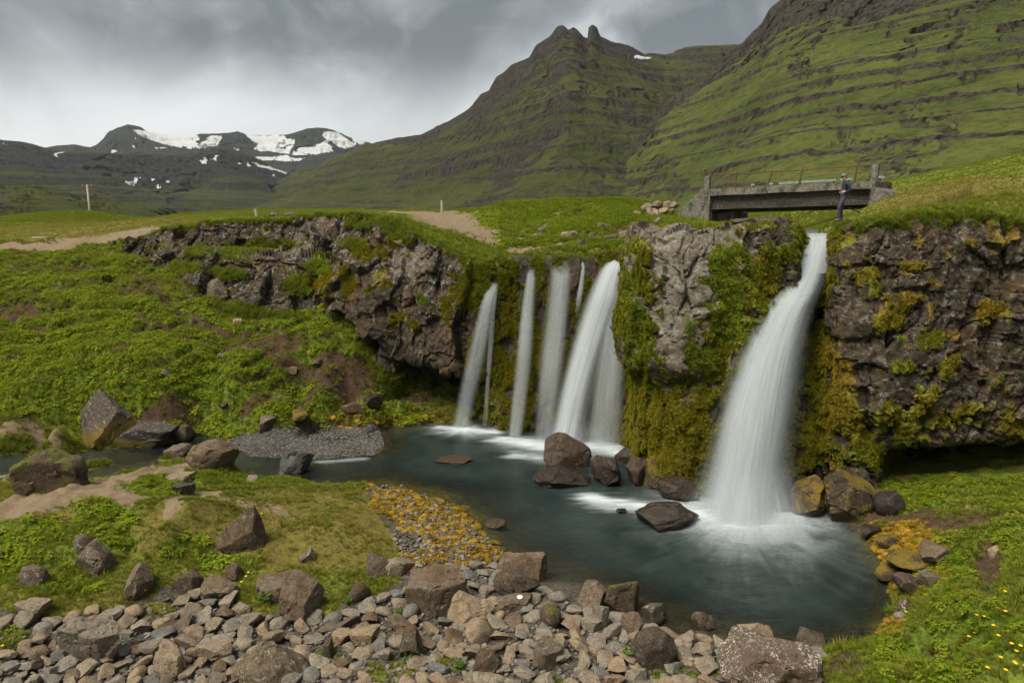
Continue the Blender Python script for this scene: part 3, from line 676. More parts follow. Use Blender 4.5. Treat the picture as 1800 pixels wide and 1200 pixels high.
    # a band of columns near the top of the right-hand rock and blocky joints on the left cliff
    F, _, _, _ = voro(p * np.array([3.4, 3.4, 2.2]), 71); F2_, _, _, _ = voro(p * np.array([7.5, 7.5, 6.0]), 72)
    puff = np.sqrt(np.clip(1 - F * F, 0, 1)) * .16 + np.sqrt(np.clip(1 - F2_ ** 2, 0, 1)) * .06
    drape = (fbm(p * np.array([3.5, 3.5, .5]), 3, 73)) * .30
    mm = np.clip(moss * 1.0, 0, 1) * np.where(st > 11, 1, .6)
    disp = rough * stl * (1 - .55 * mm) + mm * (puff + drape * .6 - .02)
    disp = disp * (1 - .6 * ((st > 23.6) * sstep(.78, .83, tt) * (1 - sstep(.92, .95, tt))))
    gm = np.clip(grass, 0, 1); disp = disp * (1 - .75 * gm) + gm * (n3 * .05 + n2 * .05)
    V2 = p + Nr.reshape(-1, 3) * (disp * ease)[:, None]
    V2 = V2.reshape(NC, nr, 3)
    A = np.stack([moss, np.clip(hue, 0, 1), lich, grass], 1); B = np.stack([wet, pale, np.zeros(len(p)), brt], 1)
    return V2, A.reshape(NC, nr, 4), B.reshape(NC, nr, 4), Nr, tt.reshape(NC, nr)
CL_V, CL_A, CL_B, CL_N, CL_T = build_cliff()

def mat_rock(name, boulder=False):
    t = NT(name); p = t.obj() if boulder else t.pos()
    if not boulder:
        A = t.attr('ca'); sA = t.sep(A); grass = t.attr('ca', out='Alpha'); B = t.sep(t.attr('cb'))
        moss, hue, lich, wet, pale = sA[0], sA[1], sA[2], B[0], B[1]
    n1 = t.noise(p, .9, 6, .6); n2 = t.noise(p, 4.2, 6, .65, .3); n3 = t.noise(p, 17, 5, .7); n4 = t.noise(p, 60, 3, .7)
    fine = t.math('ADD', t.math('MULTIPLY', n3, .55), t.math('MULTIPLY', n4, .45))
    base = t.mix(t.rng(n2, .34, .66), (.021, .0158, .0098), (.074, .056, .0355))
    base = t.mix(t.rng(n1, .48, .64, 0, .75), base, (.105, .062, .033))
    base = t.mix(t.rng(fine, .52, .70, 0, .55), base, (.15, .116, .076))
    base = t.mix(t.rng(fine, .46, .30, 0, .7), base, (.014, .011, .009))
    palec = t.mix(t.rng(fine, .34, .60), (.085, .072, .052), (.27, .238, .185)); base = t.mix(t.math('MULTIPLY', pale, .85), base, palec)
    # grey-white lichen in ragged patches
    lp = t.math('ADD', t.math('MULTIPLY', t.noise(p, 3.6, 8, .74, .8), .75), t.math('MULTIPLY', n4, .25))
    lm = t.math('MULTIPLY', t.rng(lp, .535, .58), lich)
    base = t.mix(t.math('MULTIPLY', lm, .9), base, t.mix(n3, (.18, .175, .155), (.46, .45, .41)))
    sp = t.math('MULTIPLY', t.rng(t.vor(p, 9.0), .13, .07), t.rng(n2, .50, .58)); base = t.mix(t.math('MULTIPLY', sp, t.math('MULTIPLY', lich, .9)), base, (.45, .44, .40))
    # rust
    base = t.mix(t.rng(t.noise(p, 2.1, 5, .6, .5), .60, .72, 0, .55), base, (.12, .055, .022))
    # moss
    mf = t.math('ADD', moss, t.math('MULTIPLY', t.math('SUBTRACT', n3, .5), 1.1)); mf = t.rng(mf, .42, .62)
    mg = t.mix(t.rng(fine, .32, .66), (.058, .066, .007), (.26, .265, .022))
    mo = t.mix(t.rng(fine, .32, .66), (.085, .052, .007), (.30, .19, .02))
    mgr = t.mix(t.rng(fine, .32, .66), (.035, .062, .008), (.13, .19, .02))
    hv = t.math('ADD', hue, t.math('MULTIPLY', t.math('SUBTRACT', n2, .5), .9))
    stk = t.noise(p, 2.2, 4, .6, .1, stretch=(3.2, 3.2, .35)); hv = t.math('ADD', hv, t.math('MULTIPLY', t.math('SUBTRACT', stk, .5), 1.1)); mc = t.mix(t.rng(hv, .10, .35), mgr, mg); mc = t.mix(t.rng(hv, .40, .80), mc, mo)
    thin = t.rng(t.math('ADD', t.noise(p, 1.3, 7, .66, .5), t.math('MULTIPLY', t.math('SUBTRACT', n3, .5), .35)), .54, .66, 0, .60); base = t.mix(thin, base, t.mix(n2, (.10, .058, .016), (.085, .072, .014)))
    base = t.mix(t.math('MULTIPLY', mf, .95), base, mc)
    gc = t.mix(t.rng(fine, .35, .68), (.050, .080, .010), (.16, .215, .028)); gc = t.mix(t.rng(n2, .48, .66, 0, .7), gc, (.15, .135, .03))
    gf = t.rng(t.math('ADD', grass, t.math('MULTIPLY', t.math('SUBTRACT', n3, .5), .9)), .40, .60)
    base = t.mix(gf, base, gc)
    dry = t.math('SUBTRACT', 1.0, t.math('MULTIPLY', wet, .38))
    sc = t.n('ShaderNodeVectorMath', operation='SCALE'); t.L.new(base, sc.inputs[0]); t.L.new(dry, sc.inputs['Scale'])
    ck = t.rng(t.vor(t.noise_vec(p, .7, .35), 2.6, 'DISTANCE_TO_EDGE'), 0, .05); ck2 = t.rng(t.vor(t.noise_vec(p, 2.0, .12), 7.5, 'DISTANCE_TO_EDGE'), 0, .07)
    h = t.math('ADD', t.math('ADD', t.math('MULTIPLY', n3, .7), t.math('MULTIPLY', n4, .5)), t.math('ADD', t.math('MULTIPLY', ck, .35), t.math('MULTIPLY', ck2, .12)))
    rough = t.math('SUBTRACT', .92, t.math('MULTIPLY', t.math('MULTIPLY', wet, t.math('SUBTRACT', 1.0, mf)), .5))
    return t.done(t.pbsdf(sc.outputs[0], rough, t.bump(h, .9, .07), .3))
M_CLIFF = mat_rock("weathered basalt with moss and lichen")
def cliff_piece(name, s0, s1, label):
    i = np.where((c_st >= s0) & (c_st <= s1))[0]; i0, i1 = max(i[0] - 1, 0), i[-1] + 1
    V = CL_V[i0:i1 + 1]; nr = V.shape[1]; nc = V.shape[0]
    me = mesh_from(name, V.reshape(-1, 3), grid_faces(nc, nr), {'ca': CL_A[i0:i1 + 1].reshape(-1, 4), 'cb': CL_B[i0:i1 + 1].reshape(-1, 4)}, True)
    try: me.set_sharp_from_angle(angle=math.radians(38))
    except Exception: pass
    return link(name, me, M_CLIFF, kind='structure', label=label)
cliff_piece("lichen_cliff", 0, 11.4, "dark basalt cliff spotted with pale lichen, a cave under its right end")
cliff_piece("mossy_cliff", 11.4, 15.4, "mossy green and gold rock wall behind the thin waterfalls")
cliff_piece("rock_pillar", 15.4, 22.2, "pale lichen-grey rock buttress between the two large waterfalls")
cliff_piece("brown_cliff", 22.2, 29, "brown basalt cliff with orange moss and a dark overhang on the right")

# ------------------------------------------------------------------ the pool and the stream
def build_water():
    xs = np.arange(-27, 13.5, .09); ys = np.arange(11, 32, .09); X, Y = np.meshgrid(xs, ys)
    g = gh(X.ravel(), Y.ravel()).reshape(X.shape); depth = np.clip(-g, 0, 1.2)
    p = np.stack([X.ravel(), Y.ravel(), np.zeros(X.size)], 1)
    foam = np.zeros(X.size)
    def burst(u, v, R, stretch, streak, amt, seed, ang=None, aspect=1.0):
        c = Pz(np.array(u), np.array(v), 0.0); dx, dy = p[:, 0] - c[0], (p[:, 1] - c[1]) * aspect
        a = np.arctan2(dy, dx); r = np.hypot(dx, dy) + 1e-6
        s = fbm(np.stack([np.cos(a) * streak, np.sin(a) * streak, r * .25], 1), 3, seed, .7)
        s3 = fbm(p * 1.6, 3, seed + 9)
        s2 = fbm(np.stack([np.cos(a) * streak * 2.6, np.sin(a) * streak * 2.6, r * .5], 1), 2, seed + 5)
        rr = r / (R * (1 + .17 * s + .15 * s2 + .38 * s3))
        f = amt * np.exp(-(rr ** stretch)) * (1 + .25 * s3) * (1 + .35 * s2)
        return np.clip(f, 0, 1.2)
    def line_foam(pts_px, w, amt, seed):
        l = [tuple(Pz(np.array(a), np.array(b), 0.0)[:2]) for a, b in pts_px]
        d = seg_dist(p[:, 0], p[:, 1], l); s = fbm(p * np.array([1.1, 5.5, 1]), 3, seed)
        return amt * np.exp(-(d / (w * (1 + .6 * s))) ** 2) * (1 + .5 * s)
    F = [burst(1312, 905, 1.2, 1.5, 15, 1.2, 201, aspect=1.2), burst(1250, 900, .95, 1.5, 11, .85, 202), burst(1385, 908, .85, 1.5, 11, .8, 207), burst(1300, 925, 1.35, 1.25, 17, .42, 208), line_foam([(1230, 902), (1150, 892), (1060, 882), (1040, 876)], .42, .85, 203),
         burst(1000, 788, .95, 1.5, 2.2, .9, 204, aspect=1.5), burst(940, 780, .9, 1.4, 2.2, .7, 205, aspect=1.8), line_foam([(880, 772), (960, 785), (1060, 783), (1105, 798)], .5, .75, 206), line_foam([(905, 800), (960, 806)], .35, .5, 212),
         burst(818, 756, .9, 1.6, 2.0, .95, 209, aspect=1.8), line_foam([(775, 751), (870, 760)], .28, .7, 210), line_foam([(1060, 790), (1110, 802)], .4, .7, 211),
         line_foam([(0, 838), (40, 832), (120, 815)], .18, .35, 213), line_foam([(560, 812), (640, 806)], .15, .25, 214)]
    for f in F: foam = 1 - (1 - foam) * (1 - np.clip(f, 0, 1))
    foam *= sstep(0, .08, depth.ravel() + .05)
    m = (g < .12)
    mf = m[:-1, :-1] | m[1:, :-1] | m[:-1, 1:] | m[1:, 1:]
    Z = .012 * fbm(p * np.array([.8, 1.6, 1]), 3, 220) + foam * .05
    me = mesh_from("pool_water", np.stack([X.ravel(), Y.ravel(), Z], 1), grid_faces(*X.shape, mask=mf), {'foam': foam, 'depth': depth.ravel()})
    return me
def mat_water():
    t = NT("clear teal water with white water"); p = t.pos()
    foam = t.attr('foam', out='Fac'); depth = t.attr('depth', out='Fac')
    n = t.noise(p, 1.5, 5, .6, .8, stretch=(1, 2.4, 1)); n2 = t.noise(p, 5, 4, .6, .4, stretch=(.7, 1.6, 1))
    n3 = t.noise(p, .5, 3, .5)
    teal = t.mix(t.rng(n3, .35, .65), (.011, .0195, .0185), (.023, .036, .033))
    opac = t.math('MULTIPLY_ADD', t.rng(depth, .04, .80), .86, .06, clamp=True)
    body = t.n('ShaderNodeBsdfDiffuse'); t.L.new(teal, body.inputs[0])
    tr = t.n('ShaderNodeBsdfTransparent'); tr.inputs[0].default_value = (.80, .86, .80, 1)
    m1 = t.n('ShaderNodeMixShader'); t.L.new(opac, m1.inputs[0]); t.L.new(tr.outputs[0], m1.inputs[1]); t.L.new(body.outputs[0], m1.inputs[2])
    gl = t.n('ShaderNodeBsdfGlossy'); gl.inputs['Roughness'].default_value = .22; gl.inputs[0].default_value = (1, 1, 1, 1)
    b = t.bump(t.math('ADD', n, t.math('MULTIPLY', n2, .5)), .35, .10); t.L.new(b, gl.inputs['Normal'])
    fr = t.n('ShaderNodeFresnel'); fr.inputs[0].default_value = 1.33; t.L.new(b, fr.inputs['Normal'])
    m2 = t.n('ShaderNodeMixShader'); t.L.new(t.math('MULTIPLY', fr.outputs[0], .9), m2.inputs[0]); t.L.new(m1.outputs[0], m2.inputs[1]); t.L.new(gl.outputs[0], m2.inputs[2])
    wf = t.n('ShaderNodeBsdfDiffuse'); wf.inputs[0].default_value = (.50, .55, .58, 1)
    m3 = t.n('ShaderNodeMixShader'); ff = t.math('MULTIPLY', foam, t.math('MULTIPLY_ADD', n2, .9, .55), clamp=True)
    t.L.new(ff, m3.inputs[0]); t.L.new(m2.outputs[0], m3.inputs[1]); t.L.new(wf.outputs[0], m3.inputs[2])
    return t.done(m3.outputs[0])
M_WATER = mat_water()
link("pool_water", build_water(), M_WATER, kind='structure')
def upper_stream():
    l = np.array(chan[1:]); c = catmull(np.array([(a, b, 0) for a, b in l]), 60)[:, :2]
    T = np.gradient(c, axis=0); T /= np.linalg.norm(T, axis=1, keepdims=True); N = np.stack([-T[:, 1], T[:, 0]], 1)
    o = np.linspace(-1.35, 1.35, 12); V = c[:, None] + N[:, None] * o[None, :, None]
    z = np.full(V.shape[:2] + (1,), WZ_UP - .03); z[..., 0] += np.linspace(0, .05, 60)[:, None]
    V = np.concatenate([V, z], 2).reshape(-1, 3)
    fo = np.repeat(sstep(8, 0, np.arange(60.))[:, None] * .5, 12, 1).ravel()
    me = mesh_from("stream_water", V, grid_faces(60, 12), {'foam': fo, 'depth': np.full(len(V), .4)})
    link("stream_water", me, M_WATER, kind='structure')
upper_stream()
#@@PART4
# ------------------------------------------------------------------ mountains
def mountain(name, sky, dist, base, label, ncol, nrow, terr, amp, seed, mat, snow=(), base_z=4.0, shape=1.0, u_pad=0, gully=1.0, back=True, capf=None, cross=None):
    """sky: crest as (u, v) sight lines; dist / base: (u, distance) of the crest and of the foot in metres"""
    us = np.array([a for a, b in sky], float); vs = np.array([b for a, b in sky], float)
    uu = np.linspace(us[0], us[-1], ncol)
    vv = np.interp(uu, us, vs)
    Dc = np.interp(uu, *zip(*dist)); Db = np.interp(uu, *zip(*base))
    d = ray(uu, vv); hl = np.hypot(d[:, 0], d[:, 1])
    dirx, diry = d[:, 0] / hl, d[:, 1] / hl; slope = d[:, 2] / hl
    Hc = EYE + slope * Dc                                   # crest heights
    t = np.linspace(0, 1, nrow); tb = np.linspace(1.02, 1.5, 16) if back else np.array([])
    prof = t ** shape
    r = Db[:, None] + (Dc - Db)[:, None] * t[None]
    ks = max(ncol // 7, 9) | 1; gk = np.exp(-.5 * (np.linspace(-2, 2, ks)) ** 2); gk /= gk.sum()
    Hs = np.convolve(np.pad(Hc, ks // 2, 'edge'), gk, 'valid'); ww = sstep(.62, 1.0, t)[None]
    z = base_z + ((Hc - base_z)[:, None] * ww + (Hs - base_z)[:, None] * (1 - ww)) * prof[None]
    if len(tb):
        rb = Db[:, None] + (Dc - Db)[:, None] * tb[None]; zb = Hc[:, None] - (Hc - base_z)[:, None] * (np.linspace(0.015, 1.0, 16))[None]
        r = np.concatenate([r, rb], 1); z = np.concatenate([z, zb], 1)
    nt = r.shape[1]; T = np.concatenate([t, tb])[None].repeat(ncol, 0)
    X = dirx[:, None] * r; Y = diry[:, None] * r
    p = np.stack([X, Y, z], -1).reshape(-1, 3)
    edge = (np.clip(T, 0, 1) * (1 - sstep(.90, 1.0, T) * .85)).ravel()
    k = 1.0 / amp
    n1 = fbm(p * k * .35, 4, seed); n2 = fbm(p * k * np.array([1.3, 1.3, .5]), 4, seed + 3); n3 = fbm(p * k * np.array([4.5, 4.5, 2.0]), 4, seed + 7)
    # gullies run down the fall line: noise that depends on bearing much more than on height
    az = np.repeat(np.arctan2(dirx, diry)[:, None], nt, 1).ravel() * r.ravel().mean()
    gp = np.stack([az * k * .75 + n1 * 1.6 + n2 * .7, z.ravel() * k * .18, np.zeros(len(p))], 1)
    g = 1 - np.abs(fbm(gp, 4, seed + 11, .6)) * 2.2; g = np.clip(g, 0, 1) ** 3
    rr = r.ravel() + (n1 * amp * 1.0 + n2 * amp * .42 + n3 * amp * .12 - 0) * edge + g * amp * .35 * gully * edge
    zz = z.ravel() + (n1 * amp * .5 + n2 * amp * .18) * edge - g * amp * .30 * gully * edge
    # lava benches: level steps, each a dark scarp over a green apron
    rock = np.zeros(len(p))
    if terr:
        ph = (zz + n1 * terr * .28 + n2 * terr * .14) / terr; ph2 = ph * 2.3 + 4.3; ph3 = ph * 5.1 + 1.7; fr3 = ph3 - np.floor(ph3)
        fr = ph - np.floor(ph); fr2 = ph2 - np.floor(ph2)
        lay = _h(np.floor(ph).astype(np.int64), np.zeros(len(p), np.int64), np.zeros(len(p), np.int64), seed); lay2 = _h(np.floor(ph2).astype(np.int64), np.zeros(len(p), np.int64), np.zeros(len(p), np.int64), seed + 1)
        brk = sstep(-.40, .05, fbm(np.stack([az * k * .22, np.floor(ph) * 3.7, np.zeros(len(p))], 1), 3, seed + 21) + .10)
        brk2 = sstep(-.28, .10, fbm(np.stack([az * k * .30, np.floor(ph2) * 3.7, np.zeros(len(p))], 1), 3, seed + 22))
        th1 = .68 + .2 * lay; s1 = sstep(th1, th1 + .07, fr) * (1 - sstep(.95, 1.0, fr)); s2 = sstep(.72, .80, fr2) * (1 - sstep(.90, .98, fr2)); s3 = sstep(.55, .75, fr3) * (1 - sstep(.88, .98, fr3))
        rock = np.maximum(np.maximum(s1 * brk * (.55 + .45 * lay), s2 * brk2 * (.25 + .55 * lay2)), s3 * .42 * brk2)
        st = (sstep(.62, .98, fr) - fr) * terr * .34 * brk + (sstep(.58, .96, fr2) - fr2) * terr / 2.7 * .35 * brk2
        zz = zz + st * np.clip(edge * 2.5, 0, 1)
    rock = np.maximum(rock, sstep(.45, .85, g) * .75 * gully)
    if capf is not None: rock = np.maximum(rock, capf(T.ravel(), np.repeat(uu[:, None], nt, 1).ravel(), n1, n2, n3))
    P3 = np.stack([np.repeat(dirx[:, None], nt, 1).ravel() * rr, np.repeat(diry[:, None], nt, 1).ravel() * rr, zz], 1)
    sm = np.zeros(len(P3)); pu, pv, _ = proj(P3)
    ju, jv = n3 * 5 + n2 * 4, n3 * 3 + n2 * 2
    for poly in snow: sm[in_poly(pu + ju, pv + jv, poly)] = 1
    a = np.stack([np.clip(rock, 0, 1), n1 * .5 + .5, sm, np.clip(g, 0, 1)], 1)
    me = mesh_from(name, P3, grid_faces(ncol, nt), {'mt': a})
    return link(name, me, mat, kind='structure', label=label)

def mat_mountain(name, grass_a, grass_b, rock_a, rock_b, sc, dryness=.5):
    t = NT(name); p = t.pos(); A = t.attr('mt'); s = t.sep(A)
    nrm = t.n('ShaderNodeNewGeometry').outputs['Normal']; sx = t.n('ShaderNodeSeparateXYZ'); t.L.new(nrm, sx.inputs[0])
    n1 = t.noise(p, .012 * sc, 6, .6); n2 = t.noise(p, .06 * sc, 6, .65); n3 = t.noise(p, .25 * sc, 5, .7)
    strk = t.noise(p, .30 * sc, 4, .6, stretch=(1, 1, .12))
    g = t.mix(t.rng(t.math('ADD', t.math('MULTIPLY', n1, .5), t.math('MULTIPLY', n2, .5)), .38, .62), grass_a, grass_b)
    g = t.mix(t.rng(n3, .45, .75, 0, dryness), g, (.095, .078, .034))
    g = t.mix(t.rng(n3, .52, .34, 0, .55), g, (.020, .030, .007)); g = t.mix(t.rng(n2, .52, .68, 0, .65), g, (.036, .028, .016))
    r = t.mix(t.rng(strk, .36, .62), rock_a, rock_b)
    steep = t.rng(sx.outputs[2], .66, .46)
    e = t.math('ADD', t.math('MAXIMUM', s[0], t.math('MULTIPLY', steep, .75)), t.math('MULTIPLY', t.math('SUBTRACT', n3, .5), .9))
    c = t.mix(t.rng(e, .40, .66), g, r)
    c = t.mix(t.rng(s[2], .4, .6), c, t.mix(n2, (.34, .36, .385), (.62, .635, .65)))
    return t.done(t.pbsdf(c, .95, t.bump(n3, .9, 3.0 / sc), .1))
M_M2 = mat_mountain("green lava benches", (.034, .050, .010), (.092, .108, .021), (.011, .009, .007), (.055, .047, .036), 1.0)
M_M1 = mat_mountain("dark green lava benches", (.018, .026, .007), (.056, .064, .013), (.009, .008, .007), (.045, .038, .030), .8)
M_M3 = mat_mountain("dusky moorland", (.017, .023, .009), (.042, .050, .016), (.010, .011, .012), (.030, .031, .03), .4, .35)
M_M4 = mat_mountain("bare dark rock and snow", (.014, .017, .019), (.025, .029, .031), (.012, .015, .018), (.032, .036, .039), .25, .1)

SK2 = [(1050,330),(1090,285),(1120,240),(1150,205),(1178,170),(1215,152),(1240,132),(1262,112),(1290,82),(1305,76),(1320,58),(1340,40),(1352,16),(1365,4),(1378,-8),(1450,-50),(1560,-85),(1700,-110),(1850,-125),(2050,-140),(2300,-100)]
def cap2(T, u, n1, n2, n3): return sstep(.0, .05, T + n2 * .05 + n1 * .06 - (.60 + .24 * (1 - sstep(1290, 1480, u)))) * (.62 + .38 * sstep(-.25, .1, n3 + n2))
mountain("mountain_slope", SK2, [(1050,640),(1180,760),(1290,820),(1450,800),(1800,740),(2300,700)], [(1050,470),(1180,330),(1290,270),(1450,230),(1800,200),(2300,180)],
         "great green mountainside with level dark rock bands behind the bridge", 640, 450, 12.5, 18, 301, M_M2, base_z=4, shape=1.12, capf=cap2, gully=.8)
SK1 = [(330,372),(400,362),(440,345),(480,322),(520,300),(560,288),(600,270),(640,254),(700,241),(740,236),(765,222),(790,212),(815,196),(830,184),(845,165),(860,158),(872,134),(886,126),(900,112),(930,99),(938,86),(945,76),(965,64),(972,55),(980,46),(990,44),(1000,50),(1008,47),(1018,54),(1026,64),(1033,66),(1034,50),(1041,43),(1049,48),(1056,63),(1080,74),(1100,77),(1115,84),(1135,93),(1170,95),(1190,88),(1205,82),(1235,79),(1280,78),(1310,76),(1340,100),(1400,200)]
def cap1(T, u, n1, n2, n3): return np.maximum(sstep(.84, .92, T + n2 * .08 + n1 * .06) * (u < 1130) * (u > 690), sstep(.2, .5, n1 + n2 * .5 + (1 - np.abs(u - 960) / 260) * .25) * .7)
mountain("mountain_peak", SK1, [(330,2300),(640,1750),(860,1400),(1000,1250),(1130,1350),(1200,1500),(1400,1500)], [(330,1000),(640,640),(860,480),(1000,420),(1200,420),(1400,450)],
         "dark craggy peak with twin rock horns above green benches", 540, 330, 26, 24, 311, M_M1, base_z=4, shape=1.22, capf=cap1, gully=.8,
         snow=[[(1112,99),(1122,97),(1136,101),(1143,99),(1140,105),(1126,104)]])
def cz(pts): return [(x * .3889, 180 + y * .3889) for x, y in pts]
SN4 = [cz(q) for q in ([(605,128),(650,125),(700,138),(760,148),(890,148),(902,158),(880,178),(900,187),(880,205),(830,202),(760,197),(700,177),(640,157)], [(905,185),(930,168),(965,153),(1002,153),(987,197),(940,202),(888,214),(900,200)],
    [(1103,136),(1140,148),(1280,148),(1292,165),(1332,168),(1322,187),(1270,207),(1180,224),(1138,205),(1167,190),(1128,165)], [(1205,218),(1240,203),(1290,213),(1310,193),(1332,198),(1302,234),(1258,227)], [(1463,127),(1522,132),(1562,162),(1605,188),(1560,207),(1528,202),(1498,172),(1463,162)],
    [(1478,165),(1492,190),(1503,217),(1430,234),(1315,237),(1370,203),(1420,203),(1428,188),(1468,185)], [(1138,246),(1230,248),(1290,236),(1332,253),(1385,253),(1342,264),(1250,264),(1148,260)], [(600,150),(622,158),(610,167)], [(596,193),(625,203),(602,206)], [(1588,160),(1655,178),(1640,190),(1598,177)], [(496,210),(530,217),(503,228)], [(690,205),(760,205),(730,212)],[(1060,208),(1085,212),(1070,218)])]
SK4 = [(-60,262),(20,262),(60,263),(100,256),(130,253),(158,258),(168,255),(180,243),(190,231),(205,222),(225,218),(245,221),(258,229),(275,234),(300,238),(340,238),(352,234),(378,233),(400,231),(418,228),(428,232),(436,236),(470,236),(500,235),(520,231),(540,226),(558,223),(572,224),(592,231),(620,242),(640,248),(680,258),(740,275),(800,300)]
mountain("snow_mountain", SK4, [(-60,4200),(800,4000)], [(-60,3000),(800,2900)], "distant dark mountains streaked with white snow", 620, 150, 60, 90, 321, M_M4, base_z=20, shape=1.0, snow=SN4, gully=.6)
SN3 = [cz(q) for q in ([(1138,268),(1200,288),(1260,288),(1320,298),(1292,324),(1240,307),(1165,290)], [(566,360),(632,330),(597,383)], [(905,268),(937,252),(948,268),(923,281)], [(958,260),(993,240),(977,264)], [(700,374),(728,379),(716,396)], [(238,235),(292,222),(252,244)], [(682,343),(703,350),(690,358)], [(752,356),(770,358),(762,366)], [(1070,270),(1085,274),(1072,279)], [(1222,322),(1250,328),(1236,334)], [(15,188),(35,190),(22,194)], [(325,200),(355,204),(335,209)],[(1110,278),(1135,282),(1125,287)])]
SK3 = [(-120,240),(0,244),(30,246),(75,258),(110,264),(165,266),(240,270),(300,272),(330,272),(350,264),(375,259),(392,258),(420,263),(440,271),(480,292),(515,305),(540,312),(600,330),(700,350)]
def cap3(T, u, n1, n2, n3): return sstep(.52, .72, T + n1 * .25 + n2 * .1) * (1 - sstep(.95, 1.0, T)) * .8
mountain("dark_hills", SK3, [(-120,2300),(300,2200),(700,2300)], [(-120,900),(300,1100),(700,1300)], "dusky brown-green hills with a few snow patches", 460, 200, 45, 75, 331, M_M3, base_z=4, shape=1.35, snow=SN3, capf=cap3)
SK5 = [(-150,318),(0,322),(60,325),(130,340),(200,352),(260,358),(330,366),(420,376)]
mountain("green_foothills", SK5, [(-150,700),(420,800)], [(-150,260),(420,300)], "low green foothill below the dark hills", 240, 110, 18, 22, 341, M_M1, base_z=4, shape=1.2)
#@@PART5
# ------------------------------------------------------------------ falling water
def mat_fall():
    t = NT("silky falling water"); A = t.attr('flow'); s = t.sep(A); den = t.attr('flow', out='Alpha')
    cv = t.n('ShaderNodeCombineXYZ'); t.L.new(s[0], cv.inputs[0]); t.L.new(s[1], cv.inputs[1]); t.L.new(s[2], cv.inputs[2])
    a = t.noise(cv.outputs[0], 1.0, 4, .6, .15, stretch=(5.5, .20, 9)); b = t.noise(cv.outputs[0], 1.0, 3, .6, 0, stretch=(15, .3, 9)); c = t.noise(cv.outputs[0], 1.0, 3, .5, .2, stretch=(2.5, .22, 9))
    n = t.math('ADD', t.math('ADD', t.math('MULTIPLY', a, .45), t.math('MULTIPLY', b, .25)), t.math('MULTIPLY', c, .30))
    al = t.math('MULTIPLY', den, t.rng(n, .30, .68, .34, 1.30), clamp=True)
    d = t.n('ShaderNodeBsdfDiffuse'); d.inputs[0].default_value = (.60, .645, .67, 1)
    tl = t.n('ShaderNodeBsdfTranslucent'); tl.inputs[0].default_value = (.60, .645, .67, 1)
    m0 = t.n('ShaderNodeMixShader'); m0.inputs[0].default_value = .42; t.L.new(d.outputs[0], m0.inputs[1]); t.L.new(tl.outputs[0], m0.inputs[2])
    tr = t.n('ShaderNodeBsdfTransparent'); m1 = t.n('ShaderNodeMixShader'); t.L.new(al, m1.inputs[0]); t.L.new(tr.outputs[0], m1.inputs[1]); t.L.new(m0.outputs[0], m1.inputs[2])
    return t.done(m1.outputs[0])
M_FALL = mat_fall()
FALLS_ = []
def waterfall(label, rows, density, layers=4, bulge=.5, n=90, m=26, right_fade=1.0, top_fade=.07, bottom_fade=0.0, extra=()):
    """rows: (u left, u right, v, depth); extra: more (rows, density, layers, bulge) sheets of the same fall"""
    VV, FF, AA, base = [], [], [], 0
    sheets = [(rows, density, layers, bulge, right_fade, top_fade, bottom_fade)] + list(extra)
    for si, (rw, dens, lay, bul, rf, tf, bf) in enumerate(sheets):
        L = catmull(np.array([P(np.array(a), np.array(v), Y) for a, b, v, Y in rw]), n); Rr = catmull(np.array([P(np.array(b), np.array(v), Y) for a, b, v, Y in rw]), n)
        along = np.concatenate([[0], np.cumsum(np.linalg.norm(np.diff((L + Rr) / 2, axis=0), axis=1))]); x = np.linspace(0, 1, m)
        ac = Rr - L; wd = np.linalg.norm(ac, axis=1); outw = np.stack([ac[:, 1], -ac[:, 0], np.zeros(n)], 1); outw /= np.linalg.norm(outw, axis=1, keepdims=True) + 1e-9
        for k in range(lay):
            f = (k / max(lay - 1, 1)) * 1.3 - .5; sh = 1 - .10 * k
            prof = np.sqrt(np.clip(1 - (2 * x - 1) ** 2, 0, 1)) * f * bul * .5
            xs = .5 + (x - .5) * sh
            V = L[:, None] + ac[:, None] * xs[None, :, None] + outw[:, None] * (wd[:, None] * prof[None])[..., None]
            ef = sstep(0, .34, x) * (1 - sstep(1 - .38 * rf, 1, x)); al = sstep(0, tf, along / along[-1]); al = al * (1 - bf * sstep(.55, 1, along / along[-1]))
            d = dens * al[:, None] * ef[None]
            flow = np.stack([np.broadcast_to(x[None] * wd.mean() / 1.6, (n, m)), np.broadcast_to(along[:, None], (n, m)), np.full((n, m), k * .731 + si * 3.1 + len(FALLS_) * 7.7), d], -1)
            VV.append(V.reshape(-1, 3)); AA.append(flow.reshape(-1, 4)); FF.append(grid_faces(n, m) + base); base += n * m
    me = mesh_from("waterfall", np.concatenate(VV), np.concatenate(FF), {'flow': np.concatenate(AA)})
    FALLS_.append(link("waterfall", me, M_FALL, label=label, cat="waterfall", group="waterfalls dropping into the pool"))
